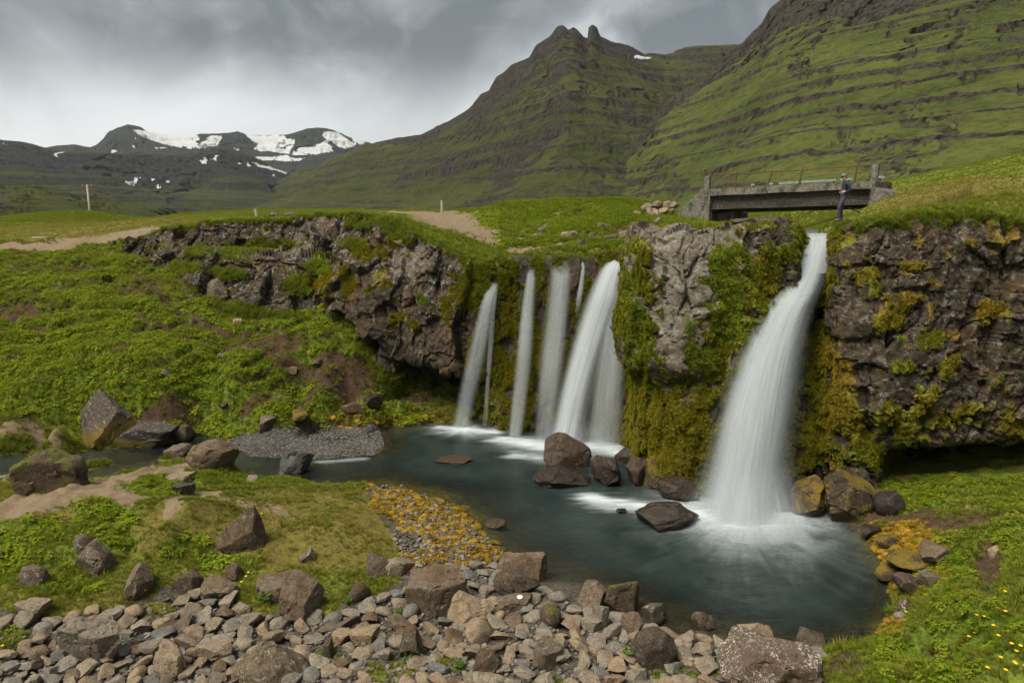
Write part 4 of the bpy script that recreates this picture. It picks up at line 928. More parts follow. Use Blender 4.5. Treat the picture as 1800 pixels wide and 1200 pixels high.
waterfall("widest waterfall, pouring from the notch below the standing person into the pool",
    [(1408,1466,409,23.0),(1410,1462,428,22.2),(1396,1464,448,21.7),(1382,1460,478,21.2),(1360,1453,505,20.8),(1333,1440,540,20.35),(1308,1430,585,19.9),(1280,1424,640,19.5),(1256,1418,705,19.1),(1234,1411,785,18.7),(1217,1407,855,18.4),(1205,1404,914,18.2)],
    .62, layers=5, bulge=.55, bottom_fade=.30, right_fade=1.15, top_fade=.10, extra=[
    ([(1372,1448,500,20.75),(1340,1420,545,20.2),(1312,1392,600,19.75),(1284,1372,670,19.25),(1258,1352,760,18.75),(1228,1342,914,18.1)], .7, 3, .5, 1.0, .1, 0),
    ([(1408,1468,408,23.3),(1409,1466,416,22.5),(1400,1465,440,21.8),(1384,1460,480,21.1)], .8, 3, .3, .6, .55, .5),
    ([(1236,1404,790,18.6),(1205,1425,855,18.2),(1160,1462,918,17.85)], .40, 3, .7, 1.0, .7, 0)])
waterfall("broad white waterfall on the left of the pale buttress, falling behind the brown pool rock",
    [(1084,1104,444,28.7),(1070,1103,456,28.1),(1054,1102,470,27.5),(1042,1101,488,27.1),(1027,1098,520,26.6),(1013,1085,560,26.2),(996,1066,620,25.6),(978,1047,690,25.0),(967,1037,740,24.6),(955,1028,792,24.12)],
    .70, layers=4, bulge=.5, top_fade=.08, extra=[
    ([(1058,1104,500,26.8),(1052,1105,560,26.2),(1040,1105,640,25.4),(1028,1103,720,24.7),(1018,1102,788,24.2)], .30, 3, .3, 1.0, .12, .35),
    ([(960,1080,730,24.4),(940,1095,765,24.1),(915,1110,796,23.9)], .22, 2, .6, 1.0, .6, 0)])
waterfall("thin waterfall farthest from the bridge, beside the dark cave",
    [(862,878,494,27.9),(853,877,508,27.6),(841,872,535,27.2),(828,866,580,26.9),(813,854,640,26.7),(800,840,700,26.6),(790,830,752,26.5)], .30, layers=3, bulge=.4, extra=[
    ([(870,877,505,27.6),(862,872,550,27.3),(856,868,610,27.0),(852,862,680,26.8),(846,858,748,26.6)], .30, 2, .3, 1.0, .1, .6)])
waterfall("narrow straight waterfall, second from the cave, on the mossy wall",
    [(931,948,454,28.6),(926,946,470,28.3),(920,944,500,27.8),(912,942,550,27.2),(904,939,620,26.5),(897,931,690,26.0),(889,920,770,25.3)], .27, layers=3, bulge=.4)
waterfall("veil-like waterfall between the narrow one and the broad white one",
    [(970,1014,452,28.6),(965,1011,466,28.2),(960,1008,500,27.6),(954,1004,550,27.0),(945,998,620,26.3),(938,990,690,25.7),(932,980,775,25.1)], .30, layers=3, bulge=.35, bottom_fade=.55)
waterfall("short trickle at the top of the mossy wall, right of the veil-like fall",
    [(1019,1029,457,28.5),(1019,1029,475,28.1),(1017,1028,495,27.8),(1012,1024,525,27.5),(1008,1018,560,27.3)], .42, layers=2, bulge=.3, bottom_fade=1.0)

#@@PART6
# ------------------------------------------------------------------ small builders
class MB:
    def __init__(s): s.bm = bmesh.new()
    def box(s, lo, hi, mtx=None):
        lo, hi = Vector(lo), Vector(hi)
        r = bmesh.ops.create_cube(s.bm, size=1)['verts']
        for v in r:
            v.co = Vector(((v.co.x + .5) * (hi.x - lo.x) + lo.x, (v.co.y + .5) * (hi.y - lo.y) + lo.y, (v.co.z + .5) * (hi.z - lo.z) + lo.z))
            if mtx is not None: v.co = mtx @ v.co
        return s
    def tube(s, a, b, r, r2=None, seg=8):
        a, b = Vector(a), Vector(b); d = b - a
        q = bmesh.ops.create_cone(s.bm, cap_ends=True, segments=seg, radius1=r, radius2=r if r2 is None else r2, depth=d.length)['verts']
        M = Matrix.Translation((a + b) / 2) @ d.to_track_quat('Z', 'Y').to_matrix().to_4x4()
        for v in q: v.co = M @ v.co
        return s
    def prism(s, poly, y0, y1):                # polygon in x,z swept along y
        A = [s.bm.verts.new((x, y0, z)) for x, z in poly]; B = [s.bm.verts.new((x, y1, z)) for x, z in poly]
        s.bm.faces.new(A); s.bm.faces.new(B[::-1])
        for i in range(len(poly)):
            j = (i + 1) % len(poly); s.bm.faces.new((A[j], A[i], B[i], B[j]))
        return s
    def ball(s, c, r, sc=(1, 1, 1), sub=2):
        q = bmesh.ops.create_icosphere(s.bm, subdivisions=sub, radius=r)['verts']
        for v in q: v.co = Vector((v.co.x * sc[0] + c[0], v.co.y * sc[1] + c[1], v.co.z * sc[2] + c[2]))
        return s
    def rough(s, amt, freq, cuts=0, seed=1):   # crumbled concrete: cut finer and worn
        if cuts: bmesh.ops.subdivide_edges(s.bm, edges=[e for e in s.bm.edges if e.calc_length() > .25], cuts=cuts, use_grid_fill=True)
        s.bm.verts.ensure_lookup_table()
        p = np.array([v.co for v in s.bm.verts]); d = np.stack([fbm(p * freq + 17 * k, 3, seed + k) for k in range(3)], 1) * amt
        for v, q in zip(s.bm.verts, d): v.co += Vector(q)
        return s
    def build(s, name, mat, parent=None, bevel=0.0, smooth=False, **k):
        bmesh.ops.recalc_face_normals(s.bm, faces=s.bm.faces)
        if bevel: bmesh.ops.bevel(s.bm, geom=list(s.bm.edges), offset=bevel, segments=1, affect='EDGES')
        me = bpy.data.meshes.new(name); s.bm.to_mesh(me); s.bm.free()
        if smooth: me.polygons.foreach_set('use_smooth', np.ones(len(me.polygons), bool))
        return link(name, me, mat, parent, **k)
def empty(name, loc, rz=0.0, **k):
    o = bpy.data.objects.new(name, None); COL.objects.link(o); o.location = loc; o.rotation_euler = (0, 0, rz); o.empty_display_size = .2
    tag(o, k.get('label'), k.get('cat'), k.get('group'), k.get('kind')); return o

# ------------------------------------------------------------------ bridge
def mat_concrete(name, a, b, dark, dk=.5, stretch=(1, 1, 1)):
    t = NT(name); p = t.obj(); n1 = t.noise(p, 1.6, 6, .65, .3, stretch=stretch); n2 = t.noise(p, 9, 6, .7); n3 = t.noise(p, 40, 3, .7)
    c = t.mix(t.rng(n2, .34, .66), a, b); c = t.mix(t.rng(n1, .46, .66, 0, dk), c, dark)
    c = t.mix(t.rng(n3, .56, .70, 0, .6), c, (.05, .045, .038)); c = t.mix(t.rng(t.vor(p, 7), .14, .07, 0, .7), c, (.52, .50, .46))
    return t.done(t.pbsdf(c, .92, t.bump(t.math('ADD', n2, n3), .8, .03), .2))
M_CONC = mat_concrete("weathered pale concrete", (.11, .097, .077), (.235, .213, .178), (.04, .033, .025), .85)
M_CONCD = mat_concrete("dark streaked concrete", (.045, .040, .032), (.105, .092, .074), (.02, .018, .015), .6, (.25, .25, 2.5))  # darker, streaked version for the girders and the abutment behind the wing wall
M_RUST = simple_mat("rusted steel", (.07, .032, .02), (.17, .10, .07), 14, .8, .4, .01)
M_PLANK = simple_mat("bleached bluish boards", (.15, .19, .205), (.27, .32, .335), 9, .8, .2, .01)
M_GREYWOOD = simple_mat("silver-grey weathered wood", (.24, .21, .17), (.46, .42, .36), 9, .9, .4, .01)
def build_bridge():
    A = P(np.array(1247), np.array(333), 38.0); B = P(np.array(1531), np.array(318), 32.6)
    ax = Vector(B - A); Lb = ax.length; h = math.atan2(ax.y, ax.x); root = empty("bridge", A, h, label="old narrow concrete bridge with rusty railings above the waterfall", cat="bridge")
    tilt = ax.z / Lb
    zz = lambda x, z: z + tilt * x
    Wd = 3.3
    MB().box((-.35, 0, -.40), (Lb + .25, Wd, 0)).rough(.05, 2.2, 9, 3).build("deck", M_CONC, root)
    bpy.context.view_layer.update()
    MB().box((.05, .30, -1.22), (Lb - .02, .62, -.40)).rough(.018, 1.5, 5, 5).build("girder", M_CONCD, root)
    MB().box((.05, 1.5, -1.42), (Lb - .02, 1.82, -.40)).rough(.018, 1.5, 5, 6).build("girder", M_CONCD, root)
    MB().box((.05, 2.7, -1.42), (Lb - .02, 3.02, -.40)).rough(.018, 1.5, 5, 7).build("girder", M_CONCD, root)
    MB().prism([(-.52, .06), (.06, .02), (.06, -3.3), (-2.9, -3.3), (-2.75, -1.95), (-1.6, -.95)], -.03, .42).rough(.05, 1.7, 5, 8).build("abutment", M_CONC, root, label="sloping concrete wing wall at the bridge's left end")
    MB().box((-.9, .42, -3.3), (.045, Wd, -.42)).rough(.03, 1.5, 4, 9).build("abutment", M_CONCD, root)
    MB().box((.06, 1.2, -3.3), (1.15, Wd, -1.44)).rough(.03, 1.5, 4, 10).build("bearing_pier", M_CONC, root)
    MB().prism([(Lb - .0, -.42), (Lb + .22, -.3), (Lb + .62, -.55), (Lb + .95, -1.0), (Lb + 1.0, -3.0), (Lb - .0, -3.0)], -.04, Wd).rough(.04, 1.7, 5, 11).build("abutment", M_CONC, root, label="pale concrete abutment at the bridge's right end")
    e1 = MB().box((-.38, 0, .0), (-.04, .32, .84)).rough(.035, 3, 3, 12).build("end_post", M_CONC, root)
    e2 = MB().box((Lb - .02, 0, .0), (Lb + .28, .30, .86)).rough(.035, 3, 3, 13).build("end_post", M_CONC, root)
    MB().box((Lb + .12, -.035, .12), (Lb + .16, -.005, .8)).build("marker_strip", M_PLANK, e2)
    def rl(name, z0, z1, r, y=.14, sag=.04):
        m = MB(); xs = np.linspace(-.05, Lb + .0, 12)
        pt = [(x, y, z0 + (z1 - z0) * x / Lb - sag * math.sin(math.pi * x / Lb) + .02 * math.sin(x * 2.1)) for x in xs]
        for a, b in zip(pt[:-1], pt[1:]): m.tube(a, b, r, seg=6)
        return m.build(name, M_RUST, root)
    rl("rail", .90, .84, .035); rl("rail", .34, .50, .022)
    for f, lean, hgt in ((.175, .0, .94), (.385, .27, .86), (.585, .17, .98), (.905, .10, 1.0)):
        m = MB(); x = f * Lb; m.tube((x, .14, -.06), (x + lean, .14, hgt), .05, .045, 6); m.build("rail_post", M_RUST, root)
    for x0, x1 in ((.14, .165), (.255, .295), (.335, .475), (.482, .70), (.725, .80), (.93, .985)):
        m = MB(); m.box((x0 * Lb, Wd - .16, .24 + .05 * x0), (x1 * Lb, Wd - .10, .36 + .05 * x0)).build("plank", M_PLANK, root)
    for f in (.15, .29, .47, .68, .77, .95):
        MB().box((f * Lb, Wd - .10, -.02), (f * Lb + .09, Wd - .02, .30)).build("kerb_stub", M_RUST, root)
    for o in root.children:                       # follow the slight fall of the deck
        me = o.data; co = np.empty(len(me.vertices) * 3, np.float32); me.vertices.foreach_get('co', co); co = co.reshape(-1, 3); co[:, 2] += tilt * co[:, 0]; me.vertices.foreach_set('co', co.ravel()); me.update()
    me = [o for o in root.children if o.name.startswith('end_post')][1].children[0].data
    for v in me.vertices: v.co.z += tilt * v.co.x
build_bridge()

# ------------------------------------------------------------------ the person on the cliff edge
def skin_mesh(verts, edges, radii, sub=2):
    me = bpy.data.meshes.new("tmp"); me.from_pydata([tuple(v) for v in verts], edges, [])
    o = bpy.data.objects.new("tmp", me); COL.objects.link(o)
    md = o.modifiers.new("s", 'SKIN'); md.use_smooth_shade = True; md.branch_smoothing = .6
    sk = me.skin_vertices[0].data
    for i, r in enumerate(radii): sk[i].radius = r if isinstance(r, tuple) else (r, r); sk[i].use_root = (i == 0)
    if sub: s = o.modifiers.new("u", 'SUBSURF'); s.levels = sub; s.render_levels = sub
    dg = bpy.context.evaluated_depsgraph_get(); out = bpy.data.meshes.new_from_object(o.evaluated_get(dg), depsgraph=dg)
    bpy.data.objects.remove(o); bpy.data.meshes.remove(me); return out
def flatmat(name, a, b, sc=20, rough=.85): return simple_mat(name, a, b, sc, rough, .15, .004)
def build_person():
    base = P(np.array(1480), np.array(389), 22.55)
    root = empty("person", base, 0, label="person in a dark jacket and grey cap standing at the waterfall's brink", cat="person")
    # x: towards the left of the picture is the way they face (-x); y away from the viewer
    J = [(-.02, .0, .92), (.0, 0, 1.08), (.015, 0, 1.26), (.02, 0, 1.40), (.0, 0, 1.475), (-.045, 0, 1.545), (-.06, 0, 1.615),      # pelvis .. head
         (-.03, -.09, .86), (-.20, -.10, .52), (-.165, -.10, .12), (-.20, -.10, .05), (-.305, -.10, .035),                               # near leg, knee forward
         (.01, .09, .86), (-.03, .10, .50), (.02, .10, .12), (-.01, .10, .05), (-.115, .10, .035),                                       # far leg
         (.035, -.17, 1.375), (.105, -.205, 1.12), (-.03, -.17, 1.055), (-.085, -.14, 1.055),                                           # near arm, hand at the belt
         (.035, .17, 1.375), (.09, .20, 1.12), (-.06, .12, 1.055), (-.11, .07, 1.05)]
    R = [(.135, .155), (.125, .15), (.145, .17), (.11, .15), .055, .07, .085, .10, .072, .052, .045, .032, .10, .072, .052, .045, .032, .068, .052, .038, .034, .068, .052, .038, .034]
    E = [(0, 1), (1, 2), (2, 3), (3, 4), (4, 5), (5, 6), (0, 7), (7, 8), (8, 9), (9, 10), (10, 11), (0, 12), (12, 13), (13, 14), (14, 15), (15, 16), (3, 17), (17, 18), (18, 19), (19, 20), (3, 21), (21, 22), (22, 23), (23, 24)]
    nJ = len(J)
    for hnd, sgn in ((20, -1), (24, 1)):          # four fingers and a thumb on each hand, closing on each other in front of the belt
        hx, hy, hz = J[hnd]
        for q, (dz, ln) in enumerate(((.022, .050), (.008, .058), (-.007, .054), (-.021, .042))):
            i = len(J); J += [(hx - .028, hy - sgn * .006, hz + dz), (hx - .028 - ln * .6, hy - sgn * .018, hz + dz), (hx - .02 - ln * .7, hy - sgn * .045, hz + dz - .006)]
            R += [.010, .009, .008]; E += [(hnd, i), (i, i + 1), (i + 1, i + 2)]
        i = len(J); J += [(hx - .012, hy - sgn * .02, hz + .035), (hx - .045, hy - sgn * .035, hz + .045)]; R += [.011, .009]; E += [(hnd, i), (i, i + 1)]
    me = skin_mesh(J, E, R, 2); me.name = "body"
    skin = flatmat("skin", (.42, .22, .15), (.50, .28, .19), 12, .6); jack = flatmat("dark navy jacket", (.016, .026, .040), (.032, .046, .064)); trs = flatmat("plum-grey trousers", (.045, .038, .056), (.075, .065, .09)); shoe = flatmat("grey walking shoes", (.06, .055, .05), (.14, .13, .12), 30)
    me.materials.clear()
    for m_ in (skin, jack, trs, shoe): me.materials.append(m_)
    for p_ in me.polygons:
        c = p_.center; p_.use_smooth = True
        p_.material_index = 3 if c.z < .10 else 2 if (c.z < .885 and not (abs(c.y) > .13 and c.x > .03)) else 1 if c.z < 1.475 else 0
        if c.z > 1.0 and c.z < 1.115 and c.x < -.052 and abs(c.y) > .045 and abs(c.y) < .2 and (Vector(J[20]) - c).length < .085 or (Vector(J[24]) - c).length < .08: p_.material_index = 0
    b = link("body", me, None, root)
    MB().ball((-.065, 0, 1.645), .098, (1.08, .92, .78), 3).build("cap", flatmat("grey cap cloth", (.10, .115, .13), (.17, .19, .205)), root, smooth=True)
    capm = [o for o in root.children if o.name.startswith('cap')][0].data.materials[0]
    MB().ball((-.165, 0, 1.632), .07, (1.05, .95, .13), 2).build("cap_peak", capm, root, smooth=True)
    MB().ball((-.150, 0, 1.575), .016, (1.1, .8, 1.3), 1).build("nose", skin, root, smooth=True)
    hair = flatmat("short dark hair", (.02, .015, .012), (.05, .04, .03), 60)
    MB().ball((.0, 0, 1.565), .06, (.75, 1.15, .75), 2).build("hair", hair, root, smooth=True)
    for s_ in (-1, 1):
        MB().ball((-.045, s_ * .083, 1.572), .022, (.7, .4, 1.2), 1).build("ear", skin, root, smooth=True)
        MB().ball((-.137, s_ * .032, 1.602), .010, (1, 1, .8), 1).build("eye", hair, root, smooth=True)
    MB().ball((-.138, 0, 1.535), .018, (.5, 1.2, .3), 1).build("mouth", flatmat("lips", (.30, .12, .10), (.36, .15, .12)), root, smooth=True)
    sh = [((-.165, -.10), 0), ((.02, .10), 0)]
    for (sx_, sy_), _ in sh: MB().ball((sx_ - .075, sy_, .035), .062, (2.2, .8, .55), 2).build("shoe", shoe, root, smooth=True)
    MB().tube((.12, -.13, 1.36), (.13, -.12, 1.0), .012).build("jacket_seam", jack, root)
    root.scale = (1.0, 1.0, 1.0)
    return base
PERSON = build_person()
a = P(np.array(1492), np.array(365), 22.9); b = P(np.array(1512), np.array(374), 23.4)
MB().tube(a, b, .022).build("pole", simple_mat("dark green paint", (.006, .025, .02), (.012, .04, .03)), label="dark green stick poking out of the grass behind the person's legs", cat="stick")

# ------------------------------------------------------------------ power line, posts, steps on the plateau
def power_pole(u, vt, D, label, group="power line poles"):
    top = P(np.array(u), np.array(vt), D / S); z0 = float(gh(top[0], top[1])[0]); hgt = top[2] - z0
    r = empty("power_pole", (top[0], top[1], z0), math.radians(-20), label=label, cat="power pole", group=group)
    MB().tube((0, 0, -.3), (0, 0, hgt), .20, .14, 8).build("post", M_GREYWOOD, r, smooth=True)
    MB().box((-1.15, -.09, hgt - .42), (1.15, .09, hgt - .24)).build("crossarm", M_RUST, r)
    for x in (-1.05, 0, 1.05): MB().tube((x, 0, hgt - (.24 if x else 0)), (x, 0, hgt + .12), .09, .06, 8).build("insulator", M_PLANK, r)
    return Vector((top[0], top[1], z0 + hgt + .1))
w0 = power_pole(153, 325, 112, "grey wooden power pole with a crossarm beyond the plateau at the left")
def wires(a, b, label):
    r = MB()
    for dx in (-1.05, 0, 1.05):
        o = Vector((dx * .94, dx * -.34, -.1)); pts = []
        for i in range(17):
            t_ = i / 16; p_ = a.lerp(b, t_) + o; p_.z -= 4 * t_ * (1 - t_) * (a - b).length * .012; pts.append(p_)
        for p_, q_ in zip(pts[:-1], pts[1:]): r.tube(p_, q_, .009, seg=4)
    r.build("power_line", simple_mat("aluminium wire", (.14, .14, .14), (.2, .2, .2)), label=label, cat="power line")
wires(w0 + Vector((-80, -8, 1.5)), w0, "thin power wires running off to the left from the pole")
wires(w0, Vector((70, 260, EYE + 2.5)), "thin power wires running behind the plateau to the right of the pole")
def post(u, vb, vt, Y, r, label, lean=0):
    b_ = P(np.array(u), np.array(vb), Y); t_ = P(np.array(u), np.array(vt), Y); z0 = float(gh(b_[0], b_[1])[0]); hh = t_[2] - z0
    MB().tube((0, 0, -.2), (lean, 0, hh), r, r * .85, 7).build("fence_post", M_GREYWOOD, smooth=False, label=label, cat="post", group="wooden posts on the plateau").location = (b_[0], b_[1], z0)
post(453, 386, 367, 40, .11, "leaning silver-grey post above the lichen cliff", -.10); post(777, 368, 352, 42, .10, "upright silver-grey post beside the dirt track")
for i, (u, v) in enumerate(((236, 410), (256, 407), (275, 403))):
    q = hit1(u, v); 
    if not np.isnan(q[0]): MB().box((-.45, -.13, -.1), (.45, .13, .09)).rough(.012, 3, 2, 20 + i).build("step_board", M_GREYWOOD, label="wooden step board at the top of the path, %s" % ("lowest of the three", "middle one of the three", "highest of the three")[i], cat="step", group="wooden path steps").location = q
q = hit1(74, 419)
MB().box((-.55, -.28, -.03), (.55, .28, .07)).rough(.015, 3, 2, 25).build("flat_board", M_GREYWOOD, label="pale flat board lying beside the gravel path on the left plateau", cat="board").location = q
#@@PART7
# ------------------------------------------------------------------ rocks
_ico = {}
def ico(sub):
    if sub not in _ico:
        bm = bmesh.new(); bmesh.ops.create_icosphere(bm, subdivisions=sub, radius=1)
        bm.verts.ensure_lookup_table(); V = np.array([v.co[:] for v in bm.verts]); Fc = np.array([[v.index for v in f.verts] for f in bm.faces]); bm.free(); _ico[sub] = (V, Fc)
    return _ico[sub]
def rock_mesh(name, sub, seed, cuts=14, lo=.50, hi=.85, rough=.05, kind='angular'):
    V, Fc = ico(sub); V = V.copy(); r = np.random.default_rng(seed)
    if kind == 'pyramid': V[:, :2] *= (1.15 - .75 * sstep(-.6, 1.0, V[:, 2]))[:, None]
    if kind == 'round': cuts, lo, hi = 9, .74, .95
    if kind == 'slab': V[:, 2] *= .8
    V = V + .22 * np.stack([fbm(V * .9 + seed * 3.3 + 7 * k, 2, seed + k) for k in range(3)], 1)
    for _ in range(cuts):
        n = r.normal(size=3); n /= np.linalg.norm(n)
        if kind == 'slab' and r.random() < .3: n = np.array([.15 * r.normal(), .15 * r.normal(), 1.0]); n /= np.linalg.norm(n)
        d = r.uniform(lo, hi) * (.8 if kind == 'slab' and n[2] > .9 else 1); e = V @ n - d
        V = V - n * (np.maximum(e, 0) * .97)[:, None]
    if kind != 'round':
        f, c = facet(V * 1.0 + seed, (.55, .55, .55), seed, rough * 1.3, rough * 1.2); V = V * (1 + f - .05 * (1 - sstep(0, .05, c)))[:, None]
    V = V + V * (fbm(V * 3.5 + seed, 4, seed) * rough)[:, None]
    V = V - (V.max(0) + V.min(0)) / 2; V /= (V.max(0) - V.min(0)) / 2
    me = mesh_from(name, V, Fc, None, True)
    try: me.set_sharp_from_angle(angle=math.radians(28 if kind != 'round' else 45))
    except Exception: pass
    return me
def mat_boulder(name, dark, mid, light, lich=.5, moss=.3, mosscol=((.07, .055, .008), (.22, .15, .018)), rough=.9, spots=0.0, moss_low=0.0):
    t = NT(name); g = t.n('ShaderNodeNewGeometry'); oi = t.n('ShaderNodeObjectInfo')
    ad = t.n('ShaderNodeVectorMath', operation='ADD'); t.L.new(g.outputs['Position'], ad.inputs[0])
    cm = t.n('ShaderNodeVectorMath', operation='SCALE'); cm.inputs[0].default_value = (37, 19, 53); t.L.new(oi.outputs['Random'], cm.inputs['Scale']); t.L.new(cm.outputs[0], ad.inputs[1]); p = ad.outputs[0]
    n1 = t.noise(p, 1.6, 6, .62); n2 = t.noise(p, 6.5, 6, .68, .3); n3 = t.noise(p, 26, 5, .7); n4 = t.noise(p, 80, 2, .7)
    fine = t.math('ADD', t.math('MULTIPLY', n3, .6), t.math('MULTIPLY', n4, .4))
    c = t.mix(t.rng(n2, .33, .67), dark, mid); c = t.mix(t.rng(fine, .45, .68, 0, .8), c, light); c = t.mix(t.rng(fine, .44, .32, 0, .7), c, (.025, .021, .019))
    tint = t.mix(oi.outputs['Random'], (.88, .89, .88), (1.14, 1.04, .90)); c = t.mix(1.0, c, tint, 'MULTIPLY')
    c = t.mix(t.math('MULTIPLY', t.rng(t.noise(p, 9, 6, .72, .6), .57, .63), lich), c, (.27, .265, .24))
    if spots: c = t.mix(t.math('MULTIPLY', t.rng(t.math('ADD', t.math('MULTIPLY', t.noise(p, 20, 3, .6, 1.2), .8), t.math('MULTIPLY', n4, .2)), .545, .58), t.rng(t.math('ADD', n1, t.math('MULTIPLY', n2, .35)), .56, .74)), c, (.48, .46, .42))
    sx = t.n('ShaderNodeSeparateXYZ'); t.L.new(g.outputs['Normal'], sx.inputs[0])
    mf = t.math('ADD', t.math('MULTIPLY_ADD', sx.outputs[2], .35, -.12), t.math('ADD', t.math('MULTIPLY', t.math('SUBTRACT', n1, .5), 1.7), t.math('MULTIPLY', t.math('SUBTRACT', n3, .5), .8)))
    mf = t.rng(t.math('ADD', mf, moss - .32), .12, .30)
    if moss_low:
        oz = t.n('ShaderNodeSeparateXYZ'); t.L.new(t.obj(), oz.inputs[0]); mf = t.math('MAXIMUM', mf, t.rng(t.math('ADD', oz.outputs[2], t.math('MULTIPLY_ADD', n2, .9, -.32)), .40, .10, 0, moss_low))
    mc = t.mix(t.rng(fine, .32, .68), mosscol[0], mosscol[1]); c = t.mix(t.math('MULTIPLY', mf, .92), c, mc)
    return t.done(t.pbsdf(c, rough, t.bump(t.math('ADD', n3, t.math('MULTIPLY', n2, .8)), .8, .035), .25))
GREENM = ((.035, .04, .006), (.13, .14, .02)); ORM = ((.065, .045, .007), (.22, .155, .02)); BRM = ((.045, .025, .012), (.13, .075, .03))
RM = {

    'dark': mat_boulder("dark boulder stone", (0.0342, 0.0250, 0.0170), (0.0797, 0.0599, 0.0420), (0.1442, 0.1141, 0.0819), .45, .20, BRM),
    'brown': mat_boulder("brown boulder stone", (0.0644, 0.0470, 0.0332), (0.1330, 0.1025, 0.0751), (0.2317, 0.1923, 0.1490), .30, .22, BRM),
    'tan': mat_boulder("tan river stone", (0.1233, 0.0954, 0.0665), (0.2251, 0.1793, 0.1289), (0.3429, 0.2869, 0.2182), .15, -.2, BRM),
    'grey': mat_boulder("grey river stone", (0.1054, 0.0934, 0.0747), (0.2052, 0.1823, 0.1494), (0.3326, 0.2969, 0.2471), .12, -.3, BRM),
    'blue': mat_boulder("bluish river stone", (0.0747, 0.0747, 0.0711), (0.1388, 0.1376, 0.1298), (0.2249, 0.2185, 0.2024), .1, -.4, BRM),
    'lichen': mat_boulder("lichen-covered boulder stone", (0.0495, 0.0387, 0.0278), (0.1155, 0.0930, 0.0676), (0.2063, 0.1705, 0.1317), .95, .08, BRM),
    'mossy': mat_boulder("moss-grown boulder stone", (0.0297, 0.0217, 0.0142), (0.0660, 0.0465, 0.0285), (0.1056, 0.0806, 0.0570), .1, .44, ORM),
    'greenmoss': mat_boulder("green mossy boulder stone", (0.0330, 0.0248, 0.0171), (0.0726, 0.0527, 0.0342), (0.1188, 0.0930, 0.0655), .3, .42, GREENM),
    'wet': mat_boulder("wet dark stone", (0.0145, 0.0112, 0.0091), (0.0363, 0.0279, 0.0228), (0.0660, 0.0527, 0.0427), .05, .0, ORM, .35),
    'wetbrown': mat_boulder("wet brown stone", (0.0330, 0.0217, 0.0148), (0.0627, 0.0434, 0.0296), (0.0924, 0.0682, 0.0485), .05, -.05, GREENM, .4),
    'spotted': mat_boulder("reddish slab stone with pale spots", (0.0792, 0.0508, 0.0353), (0.1254, 0.0837, 0.0598), (0.1716, 0.1240, 0.0912), .1, -.6, BRM, .9, 1.0),
    'slabmoss': mat_boulder("grey stone with orange moss round its foot", (.028, .022, .017), (.075, .062, .050), (.15, .132, .11), .95, .02, ORM, .9, 0, .9),
    'bluemoss': mat_boulder("dark bluish stone", (0.0297, 0.0322, 0.0353), (0.0660, 0.0713, 0.0741), (0.1122, 0.1147, 0.1140), .1, .15, ORM, .55),
}
